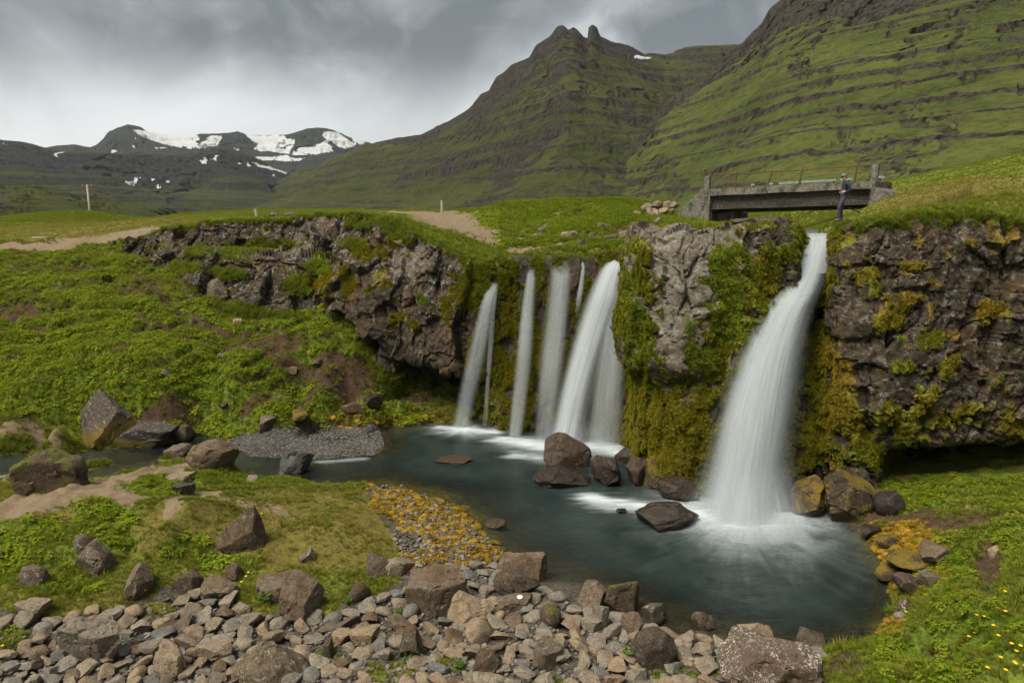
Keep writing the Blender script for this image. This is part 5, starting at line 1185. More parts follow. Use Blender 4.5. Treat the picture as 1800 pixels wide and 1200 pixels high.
ROCKS = [  # u, v of the foot, width px, height px, stone, shape, lean, label
    (185,786,98,98,'slabmoss','angular',(0,-.35),"big dark boulder with a slanting top standing on the far stream bank",'boulder'),
    (248,783,112,44,'slabmoss','slab',(0,.1),"low grey boulder with orange moss at its foot, right of the big slanting boulder",'boulder'),
    (318,774,40,24,'greenmoss','round',(0,0),"small mossy hummock of rock at the right end of the stream boulders",'rock'),
    (467,757,36,24,'lichen','angular',(0,0),"pale grey rock at the back edge of the gravel bar",'rock'),
    (80,862,112,74,'greenmoss','angular',(0,.1),"lumpy mossy boulder on the near side of the stream at the left edge",'boulder'),
    (310,808,48,28,'lichen','slab',(0,0),"grey rock leaning against the flat-topped earthy boulder",'rock'),
    (366,824,84,50,'brown','slab',(0,0),"flat-topped brown boulder with the worn path running over it",'boulder'),
    (515,832,68,44,'bluemoss','angular',(.0,.3),"bluish angular boulder with orange moss in the stream by the gravel bar",'boulder'),
    (998,824,80,60,'wetbrown','pyramid',(0,-.12),"big smooth brown boulder in the pool before the broad waterfall",'boulder'),
    (990,855,100,32,'wet','slab',(0,0),"low flat wet rock in the pool below the big brown boulder",'rock'),
    (1072,851,68,50,'wet','angular',(.1,.1),"dark split angular rock in the pool beside the big brown boulder",'rock'),
    (1125,850,56,48,'wetbrown','angular',(0,0),"brown wet rock at the foot of the pale buttress",'rock'),
    (1168,858,62,66,'mossy','angular',(0,0),"reddish rock with yellow moss leaning on the foot of the buttress",'rock'),
    (1105,812,44,26,'wet','round',(0,0),"small dark rock in the spray behind the split angular rock",'rock'),
    (1195,880,70,40,'wet','slab',(0,0),"wet ledge of rock at the left edge of the widest waterfall",'rock'),
    (1178,930,108,44,'wet','pyramid',(0,.18),"long dark rock in the white water of the widest waterfall",'rock'),
    (1093,903,18,9,'wet','slab',(0,0),"tiny dark rock awash left of the long rock in the white water",'rock'),
    (872,926,36,8,'wetbrown','slab',(0,0),"flat reddish rock just breaking the pool surface",'rock'),
    (800,812,64,5,'wetbrown','slab',(0,0),"flat dark rock just awash in the middle of the pool",'rock'),
    (1420,905,74,64,'mossy','angular',(0,0),"mossy rock touching the right edge of the widest waterfall",'rock'),
    (1372,898,56,60,'wet','angular',(0,0),"dark rock seen through the widest waterfall",'rock'),
    (1502,906,100,80,'mossy','angular',(0,0),"large orange-mossed rock on the pool's right shore under the cliff",'boulder'),
    (1568,905,46,38,'wet','round',(0,0),"black damp rock right of the large orange-mossed rock",'rock'),
    (1532,945,40,22,'wet','slab',(0,0),"dark flat rock on the mossy right shore",'rock'),
    (1592,1075,28,20,'spotted','angular',(0,0),"pinkish stone at the water's edge on the right bank",'rock'),
    (1748,984,18,24,'tan','angular',(0,0),"pale upright stone in the bare earth of the right bank",'rock'),
    (1585,1090,22,14,'grey','round',(0,0),"grey stone below the pinkish stone on the right bank",'rock'),
    (1612,1000,90,22,'mossy','slab',(0,0),"orange mossy ledge on the right shore of the pool",'rock'),
    (1650,985,60,26,'brown','angular',(0,0),"rough brown rock behind the orange ledge on the right bank",'rock'),
    (1566,1022,46,26,'mossy','round',(0,0),"ochre mossy stone at the waterline below the orange ledge on the right bank",'rock'),
    (1604,1046,52,30,'dark','angular',(0,0),"dark broken rock between the orange ledge and the pinkish stone",'rock'),
    (1560,962,40,20,'mossy','slab',(0,0),"low mossy stone at the pool's edge, above the orange ledge",'rock'),
    (1640,1030,40,24,'brown','slab',(0,0),"brown slab in the grass above the pinkish stone on the right bank",'rock'),
    # peninsula and shingle
    (420,970,78,84,'dark','angular',(0,0),"dark boulder with rusty moss set in the middle of the turf bank",'boulder'),
    (153,1006,68,50,'lichen','angular',(0,-.1),"lichen-speckled boulder in the turf on the left",'boulder'),
    (142,966,38,26,'lichen','round',(0,0),"small lichened rock half sunk in turf above the speckled boulder",'rock'),
    (238,1052,64,56,'brown','angular',(0,0),"cracked brown boulder where the turf meets the shingle",'boulder'),
    (382,1054,66,38,'brown','slab',(0,0),"smooth brown block at the edge of the turf, left of the yellow flowers",'boulder'),
    (328,1042,50,36,'dark','angular',(0,0),"dark rough rock left of the smooth brown block",'rock'),
    (408,1020,38,32,'dark','angular',(0,0),"dark rock above the smooth brown block",'rock'),
    (490,1058,84,52,'brown','slab',(0,-.2),"brown slab leaning behind the big rounded boulder",'boulder'),
    (522,1088,100,76,'brown','angular',(0,.1),"big brown boulder with rusty patches at the top of the shingle",'boulder'),
    (540,988,30,26,'lichen','angular',(0,0),"grey knobbly rock standing in the turf of the peninsula",'rock'),
    (442,848,24,12,'grey','round',(0,0),"small grey stone on the turf near the bluish boulder",'rock'),
    (312,850,44,16,'tan','slab',(0,0),"flat tan stone in the leafy hollow by the path",'rock'),
    (318,868,38,20,'dark','slab',(0,0),"dark flat stone below the flat tan stone by the path",'rock'),
    (55,1030,46,34,'lichen','angular',(0,0),"lichened rock sunk in the turf at the left edge",'rock'),
    (48,1090,62,28,'tan','slab',(0,0),"flat grey-tan rock at the left edge above the shingle",'rock'),
    (768,1084,112,84,'brown','slab',(.1,-.15),"large mossy brown block at the centre of the shingle",'boulder'),
    (922,1018,78,58,'brown','slab',(0,.2),"brown boulder with green moss standing at the pool's near shore",'boulder'),
    (908,1052,86,46,'dark','slab',(0,.1),"dark slab lying against the mossy brown shore boulder",'boulder'),
    (826,1098,86,50,'tan','angular',(0,-.1),"tan boulder between the large block and the dark slab",'boulder'),
    (904,1076,72,24,'brown','slab',(0,0),"flat stone with a white mark on top",'rock'),
    (968,1102,48,34,'greenmoss','round',(0,0),"rounded mossy rock right of the flat stone with the white mark",'rock'),
    (1046,1072,60,42,'brown','angular',(0,0),"brown rock at the near shore, left of the twin dark shore rocks",'rock'),
    (1096,1080,72,62,'greenmoss','angular',(0,.15),"dark mossy rock jutting into the pool from the near shore",'boulder'),
    (1055,1104,34,44,'grey','angular',(0,0),"grey upright rock below the dark mossy shore rock",'rock'),
    (1110,1108,48,26,'brown','angular',(0,0),"brown stone in the gap behind the round dark boulder",'rock'),
    (1150,1098,54,40,'lichen','angular',(0,0),"pale rough rock at the pool's near shore",'rock'),
    (1152,1172,80,66,'dark','round',(0,0),"round dark rough boulder on the shingle left of the leafy sprig",'boulder'),
    (1365,1224,166,98,'spotted','slab',(.1,.1),"wide reddish slab covered in pale spots at the bottom of the picture",'boulder'),
    (1422,1134,58,30,'brown','angular',(0,0),"brown stone on the near shore behind the spotted slab",'rock'),
    (1330,1134,70,36,'tan','slab',(0,0),"tan stone at the near shore left of the spotted slab's tip",'rock'),
    (1240,1105,40,28,'dark','angular',(0,0),"dark stone at the water's edge of the shingle spit",'rock'),
    (470,1212,124,66,'lichen','pyramid',(0,0),"wide grey boulder with a pointed top at the bottom edge of the shingle",'boulder'),
    (292,1192,74,62,'tan','angular',(0,0),"large tan blocky stone on the lower left shingle",'boulder'),
    (140,1170,104,92,'grey','slab',(.2,.5),"steeply tilted grey slab with cracks on the lower left shingle",'boulder'),
    (842,1132,56,40,'tan','round',(0,0),"smooth rounded tan stone below the tan boulder",'rock'),
    (856,1188,52,46,'dark','pyramid',(0,0),"dark pointed stone with a white lichen spot near the bottom",'rock'),
    (718,1158,62,44,'dark','angular',(0,0),"dark crumbled rock near the green sprig on the lower shingle",'rock'),
    (575,1160,30,36,'dark','angular',(0,0),"hollowed dark stone on the lower shingle",'rock'),
    (960,1178,60,44,'brown','angular',(0,0),"knobbly brown rock on the lower shingle right of the pointed stone",'rock'),
    (375,1165,62,34,'tan','slab',(0,0),"long tan stone right of the large tan blocky stone",'rock'),
    (640,1130,60,22,'tan','slab',(0,0),"long flat tan slab on the middle of the shingle",'rock'),
    (700,1108,44,26,'brown','slab',(0,0),"brown stone at the foot of the large mossy block",'rock'),
    (625,1055,46,30,'dark','round',(0,0),"dark rounded stone beside the big brown boulder",'rock'),
    (700,1010,52,34,'tan','slab',(0,-.2),"tan tilted slab at the end of the turf bank",'rock'),
    (660,1012,50,36,'dark','angular',(0,0),"dark jagged rock at the broken edge of the turf",'rock'),
    # hillside and plateau
    (290,663,18,11,'tan','angular',(0,0),"small pale stone on the green hillside",'rock'),
    (388,632,16,10,'grey','angular',(0,0),"grey stone on the green hillside above the small pale stone",'rock'),
    (385,530,46,42,'lichen','angular',(0,0),"lichened rock at the foot of the cliff's left end",'rock'),
    (512,660,22,12,'brown','slab',(0,0),"brown stone beside the earthy path below the cliff",'rock'),
    (416,572,20,12,'tan','angular',(0,0),"tan stone in the earth below the lichen cliff",'rock'),
    (555,645,28,16,'brown','angular',(0,0),"brown rock below the bright green bush",'rock'),
    (655,722,30,22,'wet','angular',(0,0),"dark rock on the bank near the cave",'rock'),
    (620,728,44,20,'mossy','round',(0,0),"yellow mossy rock on the bank left of the cave",'rock'),
    (520,742,44,20,'mossy','round',(0,0),"yellow-green mossy rock at the back of the gravel bar",'rock'),
    (395,720,24,12,'dark','angular',(0,0),"dark stone under the turf edge above the stream",'rock'),
    (1001,419,32,15,'tan','slab',(0,0),"tan rock on the grass above the broad waterfall",'rock'),
    (1075,424,26,14,'dark','angular',(0,0),"dark rock at the stream edge above the broad waterfall",'rock'),
    (1042,420,18,12,'lichen','angular',(0,0),"grey rock between the tan rock and the stream edge",'rock'),
    (952,408,20,9,'lichen','angular',(0,0),"small grey rock in the grass above the narrow straight waterfall",'rock'),(915,425,16,8,'tan','slab',(0,0),"small tan stone beside the trodden line above the thin falls",'rock'),
    (1022,432,20,11,'dark','angular',(0,0),"dark rock at the grassy brink above the short trickle",'rock'),(1060,402,24,10,'lichen','angular',(0,0),"lichened rock in the grass left of the wing wall's stones",'rock'),(868,412,14,8,'tan','round',(0,0),"small tan stone on the edge of the dirt track",'rock'),
    (478,386,22,11,'lichen','angular',(0,0),"low grey rock near the leaning post on the plateau",'rock'),
    (510,384,20,8,'lichen','round',(0,0),"low grey rock right of the leaning post",'rock'),
    (1138,405,18,13,'tan','angular',(0,0),"tan stone left of the bridge's wing wall",'rock'), (1158,395,17,13,'grey','angular',(0,0),"grey stone at the foot of the bridge's wing wall",'rock'),
    (1118,402,20,12,'lichen','angular',(0,0),"lichened stone on the slope left of the wing wall",'rock'), (1100,420,26,16,'lichen','angular',(0,0),"lichened rock by the top of the pale buttress",'rock'),
    (1310,400,44,14,'dark','angular',(0,0),"dark knobbly rock on top of the buttress under the bridge",'rock'),(1362,396,60,16,'dark','angular',(0,0),"highest dark rock on the buttress rim left of the notch",'rock'),
]
ru = np.array([r[0] for r in ROCKS], float); rv = np.array([r[1] for r in ROCKS], float)
rq = hit(ru, rv)
def place_rock(me, q, w, h, rot, lean, mat, name, label=None, cat=None, group=None, depth=.8, sink=.22, parent=None):
    o = bpy.data.objects.new(name, me); COL.objects.link(o)
    if not me.materials: me.materials.append(mat)
    if o.material_slots[0].material is not mat: o.material_slots[0].link = 'OBJECT'; o.material_slots[0].material = mat
    o.scale = (w / 2, w / 2 * depth, h / 2); o.rotation_euler = (lean[0], lean[1], rot)
    o.location = (q[0], q[1], q[2] + h / 2 * (1 - 2 * sink)); tag(o, label, cat, group); return o
ROCK_AT = []
for i, (u, v, wpx, hpx, st_, shp, lean, lab, cat_) in enumerate(ROCKS):
    q = rq[i]
    if np.isnan(q[0]): continue
    _, _, zc = proj(q[None]); px = zc[0] / F
    w = wpx * px; hh = hpx * px * (1.05 if shp != 'slab' else .95)
    rot = (i * 2.399) % 6.28 if shp not in ('slab', 'pyramid') else ((i * 37) % 7 - 3) * .12
    big = wpx > 60; turf = 840 < v < 1062 and u < 720
    me = rock_mesh("boulder" if cat_ == 'boulder' else "rock", 5 if big else 4, 500 + i * 7, 15 if shp == 'angular' else 11, .46, .82, .055, shp)
    dp = .75 if shp != 'slab' else .7
    q = q.copy(); q[1] += w * dp * .30
    sink = .42 if turf else .30; o = place_rock(me, q, w * (1.0 if 1040 < v < 1200 else 1.08), hh * (1.5 if turf else 1.34), rot, lean, RM[st_], cat_, lab, cat_, depth=dp, sink=sink)
    ROCK_AT.append((q[0], q[1], w * .5))
    if lab.startswith('flat stone with a white mark'):
        V, Fc = ico(2); me2 = mesh_from("white_mark", V * np.array([.16, .24, .18]), Fc); mk = link("white_mark", me2, simple_mat("white mark", (.6, .6, .6), (.8, .8, .8)), o); mk.location = (.25, -.2, .86)
# stones piled by the bridge approach
ORD = "leftmost second third fourth fifth sixth seventh eighth ninth tenth eleventh twelfth thirteenth fourteenth fifteenth sixteenth seventeenth eighteenth nineteenth twentieth".split()
NUM = "zero one two three four five six seven eight nine ten eleven twelve thirteen fourteen fifteen sixteen seventeen eighteen nineteen twenty".split()
def nth(k, n, what, where):                   # words that single out the k-th from the left of n alike things
    if n == 1: return "the only %s %s" % (what[:-1], where)
    if n == 2: return "%s of the two %s %s" % (("left", "right")[k], what, where)
    if k == n - 1: return "rightmost of the %s %s %s" % (NUM[n] if n <= 20 else 'many', what, where)
    return "%s%s of the %s %s %s" % (ORD[min(k, 19)], "" if k == 0 else " from left", NUM[n] if n <= 20 else 'many', what, where)
pile = [(1140,362,22,15),(1156,358,22,15),(1172,358,20,14),(1186,358,18,12),(1148,372,20,14),(1166,370,20,14),(1182,369,14,10),(1138,378,18,14),(1130,366,12,9),(1153,381,18,12),(1120,390,16,10),(1143,390,18,12)]
pmesh = [rock_mesh("stone", 2, 900 + k, 10, .5, .85, .05) for k in range(6)]
for k, (u, v, w, h) in enumerate(pile):
    q = P(np.array(u), np.array(v), 38.5 - .12 * k); z = float(gh(q[0], q[1])[0]); s_ = 38.5 * S / F
    q[2] = max(z, q[2] - h * s_ * .5) if q[2] > z - .1 else z
    place_rock(pmesh[k % 6], q, w * s_, h * s_, k * 1.3, (0, 0), RM['tan'], "stone", nth(sorted(p_[0] for p_ in pile).index(u), len(pile), "tan stones", "heaped left of the bridge"), "stone", "stones heaped by the bridge approach", sink=.15)

# the shingle: cobbles one by one, the small fry together
def sample_px(poly, n, seed, avoid=True):
    r = np.random.default_rng(seed); poly = np.asarray(poly, float); lo, hi = poly.min(0), poly.max(0); out = []
    c = r.uniform(lo, hi, (n * 6, 2)); return c[in_poly(c[:, 0], c[:, 1], poly)][:n]
COB = [(-420,1130),(-60,1105),(60,1098),(170,1078),(270,1062),(330,1050),(400,1058),(450,1090),(600,1090),(680,1050),(740,1020),(800,1000),(870,1000),(930,1030),(1000,1060),(1110,1100),(1240,1130),(1380,1140),(1440,1150),(1300,1215),(-420,1215)]
def spaced(poly, n, seed, rmin, rmax, tries=60000):
    r = np.random.default_rng(seed); poly = np.asarray(poly, float); lo, hi = poly.min(0), poly.max(0)
    cells = {}; out = []
    sizes = np.sort(rmin + (rmax - rmin) * r.random(n) ** 2.8)[::-1]; k = 0; fail = 0
    while k < n and tries > 0:
        tries -= 1; c = r.uniform(lo, hi)
        if not in_poly(np.array([c[0]]), np.array([c[1]]), poly)[0]: continue
        w = sizes[k] * (.35 + .65 * min(1, max(0, (c[1] - 850) / 250)))
        gx, gy = int(c[0] // 60), int(c[1] // 60); ok = True
        for a in range(gx - 1, gx + 2):
            for b in range(gy - 1, gy + 2):
                for (x, y, ww) in cells.get((a, b), ()):
                    if ((x - c[0]) / (ww + w)) ** 2 + ((y - c[1]) / ((ww + w) * .58)) ** 2 < .20: ok = False; break
                if not ok: break
            if not ok: break
        if not ok: 
            fail += 1
            if fail > 60: k += 1; fail = 0
            continue
        cells.setdefault((gx, gy), []).append((c[0], c[1], w)); out.append((c[0], c[1], w)); k += 1; fail = 0
    return np.array(out)
cs = spaced(COB, 9500, 5, 8, 38, 260000)
cq = hit(cs[:, 0], cs[:, 1])
ok = ~np.isnan(cq[:, 0]) & (cq[:, 2] > -.12); cs, cq = cs[ok], cq[ok]
_keep = gh(cq[:, 0], cq[:, 1]) > -9; _keep &= m_turf[np.clip(np.searchsorted(YS, cq[:, 1]), 0, len(YS) - 1), np.clip(np.searchsorted(XS, cq[:, 0]), 0, len(XS) - 1)] < .5; cs, cq = cs[_keep], cq[_keep]
for x, y, r_ in ROCK_AT:
    k = np.hypot(cq[:, 0] - x, cq[:, 1] - y) > r_ * .62; cs, cq = cs[k], cq[k]
order = np.argsort(-cs[:, 2] + 100 * (cs[:, 0] < -20)); cs, cq = cs[order], cq[order]
cmesh = [rock_mesh("cobble", 3, 700 + k, 13, .40, .84, .07, ('angular', 'slab', 'angular', 'slab', 'angular', 'slab', 'round')[k % 7]) for k in range(15)]
cr = np.random.default_rng(11); CM = ['tan', 'grey', 'grey', 'tan', 'brown', 'grey', 'tan', 'grey', 'tan', 'grey', 'blue']
SHORT = {(238,1052): "cracked brown boulder", (382,1054): "smooth brown block", (328,1042): "dark rough rock", (490,1058): "leaning brown slab", (522,1088): "big rusty boulder", (48,1090): "flat grey-tan rock", (768,1084): "large mossy block", (922,1018): "mossy shore boulder",
    (908,1052): "dark lying slab", (826,1098): "tan boulder", (904,1076): "white-marked stone", (968,1102): "rounded mossy rock", (1046,1072): "brown shore rock", (1096,1080): "dark jutting shore rock", (1055,1104): "grey upright rock", (1150,1098): "pale rough shore rock", (1152,1172): "round dark boulder",
    (1365,1222): "pale-spotted slab", (1330,1134): "tan shore stone", (1240,1105): "dark waterline stone", (470,1212): "pointed grey boulder", (292,1192): "tan blocky stone", (140,1170): "tilted grey slab", (842,1132): "smooth rounded tan stone", (856,1188): "dark pointed stone", (718,1158): "dark crumbled rock",
    (575,1160): "hollowed dark stone", (960,1178): "knobbly brown rock", (375,1165): "long tan stone", (640,1130): "long flat tan slab", (625,1055): "dark rounded stone", (700,1010): "tan tilted slab"}
CL = {'tan': "loose tan cobble in the shingle along the near shore", 'grey': "loose grey cobble in the shingle along the near shore", 'brown': "loose brown cobble in the shingle along the near shore", 'blue': "loose bluish cobble in the shingle along the near shore"}
NCOB = 285
pebC = []; COBS = []
for i in range(len(cs)):
    _, _, zc = proj(cq[i][None]); w = cs[i, 2] * zc[0] / F * 1.12; k = int(cr.integers(0, len(cmesh))); h = w * cr.uniform(.30, .62); mt = CM[int(cr.integers(0, len(CM)))]
    rot = cr.uniform(0, 6.28); lean = (cr.normal() * .22, cr.normal() * .22)
    if i < NCOB:
        o = place_rock(cmesh[k], cq[i], w, h, rot, lean, RM[mt], "cobble", CL[mt], "cobble", "loose cobbles of the shingle", depth=cr.uniform(.6, .95), sink=.22)
        sk = min(SHORT, key=lambda q_: (q_[0] - cs[i, 0]) ** 2 + (2 * (q_[1] - 14 - cs[i, 1])) ** 2); COBS.append((mt, sk, cs[i, 0], o))
    else: pebC.append((i, w, h, k, rot, lean))
for key in {(a, b) for a, b, _, _ in COBS}:
    grp = sorted([(u_, n_) for n_, (a, b, u_, o) in enumerate(COBS) if (a, b) == key])
    for k, (_, n_) in enumerate(grp): COBS[n_][3]['label'] = nth(k, len(grp), key[0].replace('blue', 'bluish') + " cobbles", "nearest the " + SHORT[key[1]])
def merged_stones(name, items, mat, label, sub=1, seed=3):
    r = np.random.default_rng(seed); base = []
    for k in range(8):
        V, Fc = ico(sub); V = V.copy(); rr = np.random.default_rng(seed + k)
        for _ in range(7):
            n = rr.normal(size=3); n /= np.linalg.norm(n); e = V @ n - rr.uniform(.55, .88); V = V - n * np.maximum(e, 0)[:, None]
        base.append(V)
    Fc = ico(sub)[1]; VV, FF, CC = [], [], []
    for j, (x, y, z, w, h) in enumerate(items):
        V = base[j % 8] * np.array([w / 2, w / 2 * r.uniform(.6, 1), h / 2]); a = r.uniform(0, 6.28); ca, sa = math.cos(a), math.sin(a)
        V = np.stack([V[:, 0] * ca - V[:, 1] * sa, V[:, 0] * sa + V[:, 1] * ca, V[:, 2] + V[:, 0] * r.normal() * .2], 1) + np.array([x, y, z + h * .22])
        VV.append(V); FF.append(Fc + j * len(V)); CC.append(np.full(len(V), r.random()))
    me = mesh_from(name, np.concatenate(VV), np.concatenate(FF), {'cv': np.concatenate(CC)})
    try: me.set_sharp_from_angle(angle=math.radians(35))
    except Exception: pass
    return link(name, me, mat, kind='stuff', label=label)
def mat_pebble(name, ramp):
    t = NT(name); p = t.pos(); v = t.attr('cv', out='Fac'); n = t.noise(p, 30, 4, .7)
    r = t.n('ShaderNodeValToRGB'); t.L.new(v, r.inputs[0]); r.color_ramp.interpolation = 'CONSTANT'; e = r.color_ramp.elements
    for i, c in enumerate(ramp):
        x = e[i] if i < 2 else e.new(.5); 
        x.position = i / len(ramp); x.color = (*c, 1)
    c = t.mix(t.rng(n, .35, .65), r.outputs[0], t.mix(.35, r.outputs[0], (.20, .18, .15)))
    return t.done(t.pbsdf(c, .88, t.bump(n, .5, .01), .25))
M_PEB = mat_pebble("mixed pebbles", [(.075, .068, .058), (.13, .11, .082), (.175, .152, .118), (.105, .097, .085), (.05, .044, .037), (.10, .102, .10), (.20, .178, .145), (.12, .088, .063)])
items = [(cq[i][0], cq[i][1], cq[i][2], w, h) for i, w, h, *_ in pebC]
pu = np.concatenate([sample_px(COB, 4800, 21), sample_px([(640,860),(690,850),(780,880),(900,985),(860,1010),(740,1030),(690,960),(700,900)], 1600, 23)]); pq = hit(pu[:, 0], pu[:, 1]); ok = ~np.isnan(pq[:, 0]) & (pq[:, 2] > -.25)
r_ = np.random.default_rng(4)
for q in pq[ok]:
    w = r_.uniform(.04, .17); items.append((q[0], q[1], q[2], w, w * r_.uniform(.5, .8)))
merged_stones("pebbles", items, M_PEB, "small mixed pebbles between the cobbles of the near shore")
M_PEB2 = mat_pebble("dark gravel", [(.055, .053, .05), (.095, .092, .087), (.13, .126, .12), (.076, .073, .068), (.17, .165, .157), (.107, .103, .096)])
BAR = [(398,776),(430,760),(560,744),(664,744),(676,785),(660,800),(560,808),(440,803)]
pu = sample_px(BAR, 8000, 22); pq = hit(pu[:, 0], pu[:, 1]); ok = ~np.isnan(pq[:, 0]) & (pq[:, 2] > -.15)
items = []
for q in pq[ok]:
    w = r_.uniform(.035, .10); items.append((q[0], q[1], q[2], w, w * r_.uniform(.5, .8)))
merged_stones("gravel", items, M_PEB2, "grey gravel of the bar between stream and pool")
#@@PART8
# ------------------------------------------------------------------ growing things
def mesh_of(name, V, Fc, mat):
    me = mesh_from(name, np.array(V), np.array(Fc), None, True); me.materials.append(mat); return me
def grass_tuft(seed, n=16, h=.13, spread=.05, w=.006, curl=.6):
    r = np.random.default_rng(seed); V, Fc = [], []
    for _ in range(n):
        a = r.uniform(0, 6.28); d = np.array([math.cos(a), math.sin(a), 0]); s = np.array([-d[1], d[0], 0]); b = d * r.uniform(0, spread) + np.array([r.normal(), r.normal(), 0]) * spread * .3
        hh = h * r.uniform(.5, 1.15); c = curl * r.uniform(.3, 1.2)
        p1 = b + d * hh * c * .25 + np.array([0, 0, hh * .6]); p2 = b + d * hh * c * .8 + np.array([0, 0, hh * (1 - .2 * c)]); ww = w * r.uniform(.7, 1.3); i = len(V)
        V += [b - s * ww, b + s * ww, p1 + s * ww * .8, p1 - s * ww * .8, p2, p2 + s * .0005]; Fc += [(i, i + 1, i + 2, i + 3), (i + 3, i + 2, i + 5, i + 4)]
    return V, Fc
def leaf_clump(seed, n=26, rad=.13, h=.12, size=.035):
    r = np.random.default_rng(seed); V, Fc = [], []
    for _ in range(n):
        a = r.uniform(0, 6.28); q = rad * math.sqrt(r.random()); b = np.array([math.cos(a) * q, math.sin(a) * q, h * r.uniform(.25, 1) * (1 - .5 * (q / rad) ** 2)])
        ta = r.uniform(0, 6.28); tilt = r.uniform(-.1, .75); d = np.array([math.cos(ta) * math.cos(tilt), math.sin(ta) * math.cos(tilt), -math.sin(tilt) * .6]); s = np.array([-math.sin(ta), math.cos(ta), r.normal() * .25]); L = size * r.uniform(.6, 1.3); ww = L * .48
        up = np.cross(d, s); up = up / np.linalg.norm(up); up = up if up[2] > 0 else -up; i = len(V)
        V += [b - d * L, b - d * .15 * L + s * ww + up * L * .18, b + d * L, b - d * .15 * L - s * ww + up * L * .18, b - d * .1 * L]
        Fc += [(i, i + 4, i + 2, i + 1), (i, i + 3, i + 2, i + 4)]
    return V, Fc
def moss_tuft(seed):
    V, Fc = ico(2); V = V.copy() * (1 + .28 * fbm(V * 2.2 + seed, 3, seed))[:, None]; V[:, 2] = np.where(V[:, 2] < -.2, -.2, V[:, 2]) * .7
    V[:, 2] *= .5; return V * .075, np.concatenate([Fc, Fc[:, -1:]], 1)[:, :3]
def moss_fuzz(seed, n=46, h=.034, rad=.05):
    r = np.random.default_rng(seed); V, Fc = [], []
    for _ in range(n):
        a = r.uniform(0, 6.28); q = rad * math.sqrt(r.random()); b = np.array([math.cos(a) * q, math.sin(a) * q, .012 * (1 - (q / rad) ** 2) - .004]); d = np.array([math.cos(a) * q / rad * .8 + r.normal() * .3, math.sin(a) * q / rad * .8 + r.normal() * .3, .8]); d /= np.linalg.norm(d)
        s = np.cross(d, r.normal(size=3)); s /= np.linalg.norm(s); L = h * r.uniform(.5, 1.2); i = len(V); w = .0085
        V += [b - s * w, b + s * w, b + d * L + s * w * .6, b + d * L - s * w * .6]; Fc.append((i, i + 1, i + 2, i + 3))
    return V, Fc
def mat_plant(name, c0, c1, dryc, trans=.35, fine_scale=6.0):
    t = NT(name); ti = t.attr('tint', 'INSTANCER', 'Fac'); oi = t.n('ShaderNodeObjectInfo'); p = t.pos(); n = t.noise(p, fine_scale, 3, .6); n0 = t.noise(p, .5, 3, .5)
    f = t.math('ADD', t.math('MULTIPLY', oi.outputs['Random'], .45), t.math('ADD', t.math('MULTIPLY', n, .45), t.math('MULTIPLY', t.math('SUBTRACT', n0, .5), .9)), clamp=True)
    c = t.mix(f, c0, c1); c = t.mix(ti, c, dryc)
    d = t.n('ShaderNodeBsdfDiffuse'); t.L.new(c, d.inputs[0]); tr = t.n('ShaderNodeBsdfTranslucent'); t.L.new(t.mix(.5, c, (.12, .16, .01)), tr.inputs[0])
    m = t.n('ShaderNodeMixShader'); m.inputs[0].default_value = trans; t.L.new(d.outputs[0], m.inputs[1]); t.L.new(tr.outputs[0], m.inputs[2]); return t.done(m.outputs[0])
M_GRASS = mat_plant("meadow grass", (.105, .160, .012), (.26, .33, .030), (.33, .26, .075), .5)
M_LEAF = mat_plant("lady's mantle leaves", (.095, .170, .011), (.31, .41, .026), (.37, .34, .04), .5)
M_MOSS = mat_plant("moss cushions", (.075, .095, .009), (.26, .29, .022), (.34, .245, .026), .25, 3.0)
M_MOSSB = mat_plant("rust-tinged shore moss", (.095, .070, .010), (.29, .205, .022), (.30, .160, .022), .0, 2.5)
def make_variants(name, meshes):
    c = bpy.data.collections.new(name)
    for k, me in enumerate(meshes): c.objects.link(bpy.data.objects.new("%s_%d" % (name, k), me))
    return c
V_GRASS = make_variants("tuft", [mesh_of("tuft", *grass_tuft(40 + k, 18, .12, .06, .0065, .7), M_GRASS) for k in range(4)])
V_LONG = make_variants("long_tuft", [mesh_of("long_tuft", *grass_tuft(60 + k, 26, .26, .07, .007, .8), M_GRASS) for k in range(3)])
V_LEAF = make_variants("leaf_clump", [mesh_of("leaf_clump", *leaf_clump(80 + k), M_LEAF) for k in range(4)])
V_MOSS = make_variants("moss_cushion", [mesh_of("moss_cushion", *moss_fuzz(20 + k), M_MOSS) for k in range(4)])
V_MOSSB = make_variants("shore_cushion", [mesh_of("shore_cushion", *moss_tuft(30 + k), M_MOSSB) for k in range(2)] + [mesh_of("shore_cushion", *moss_fuzz(50 + k, 60, .03, .07), M_MOSSB) for k in range(4)])
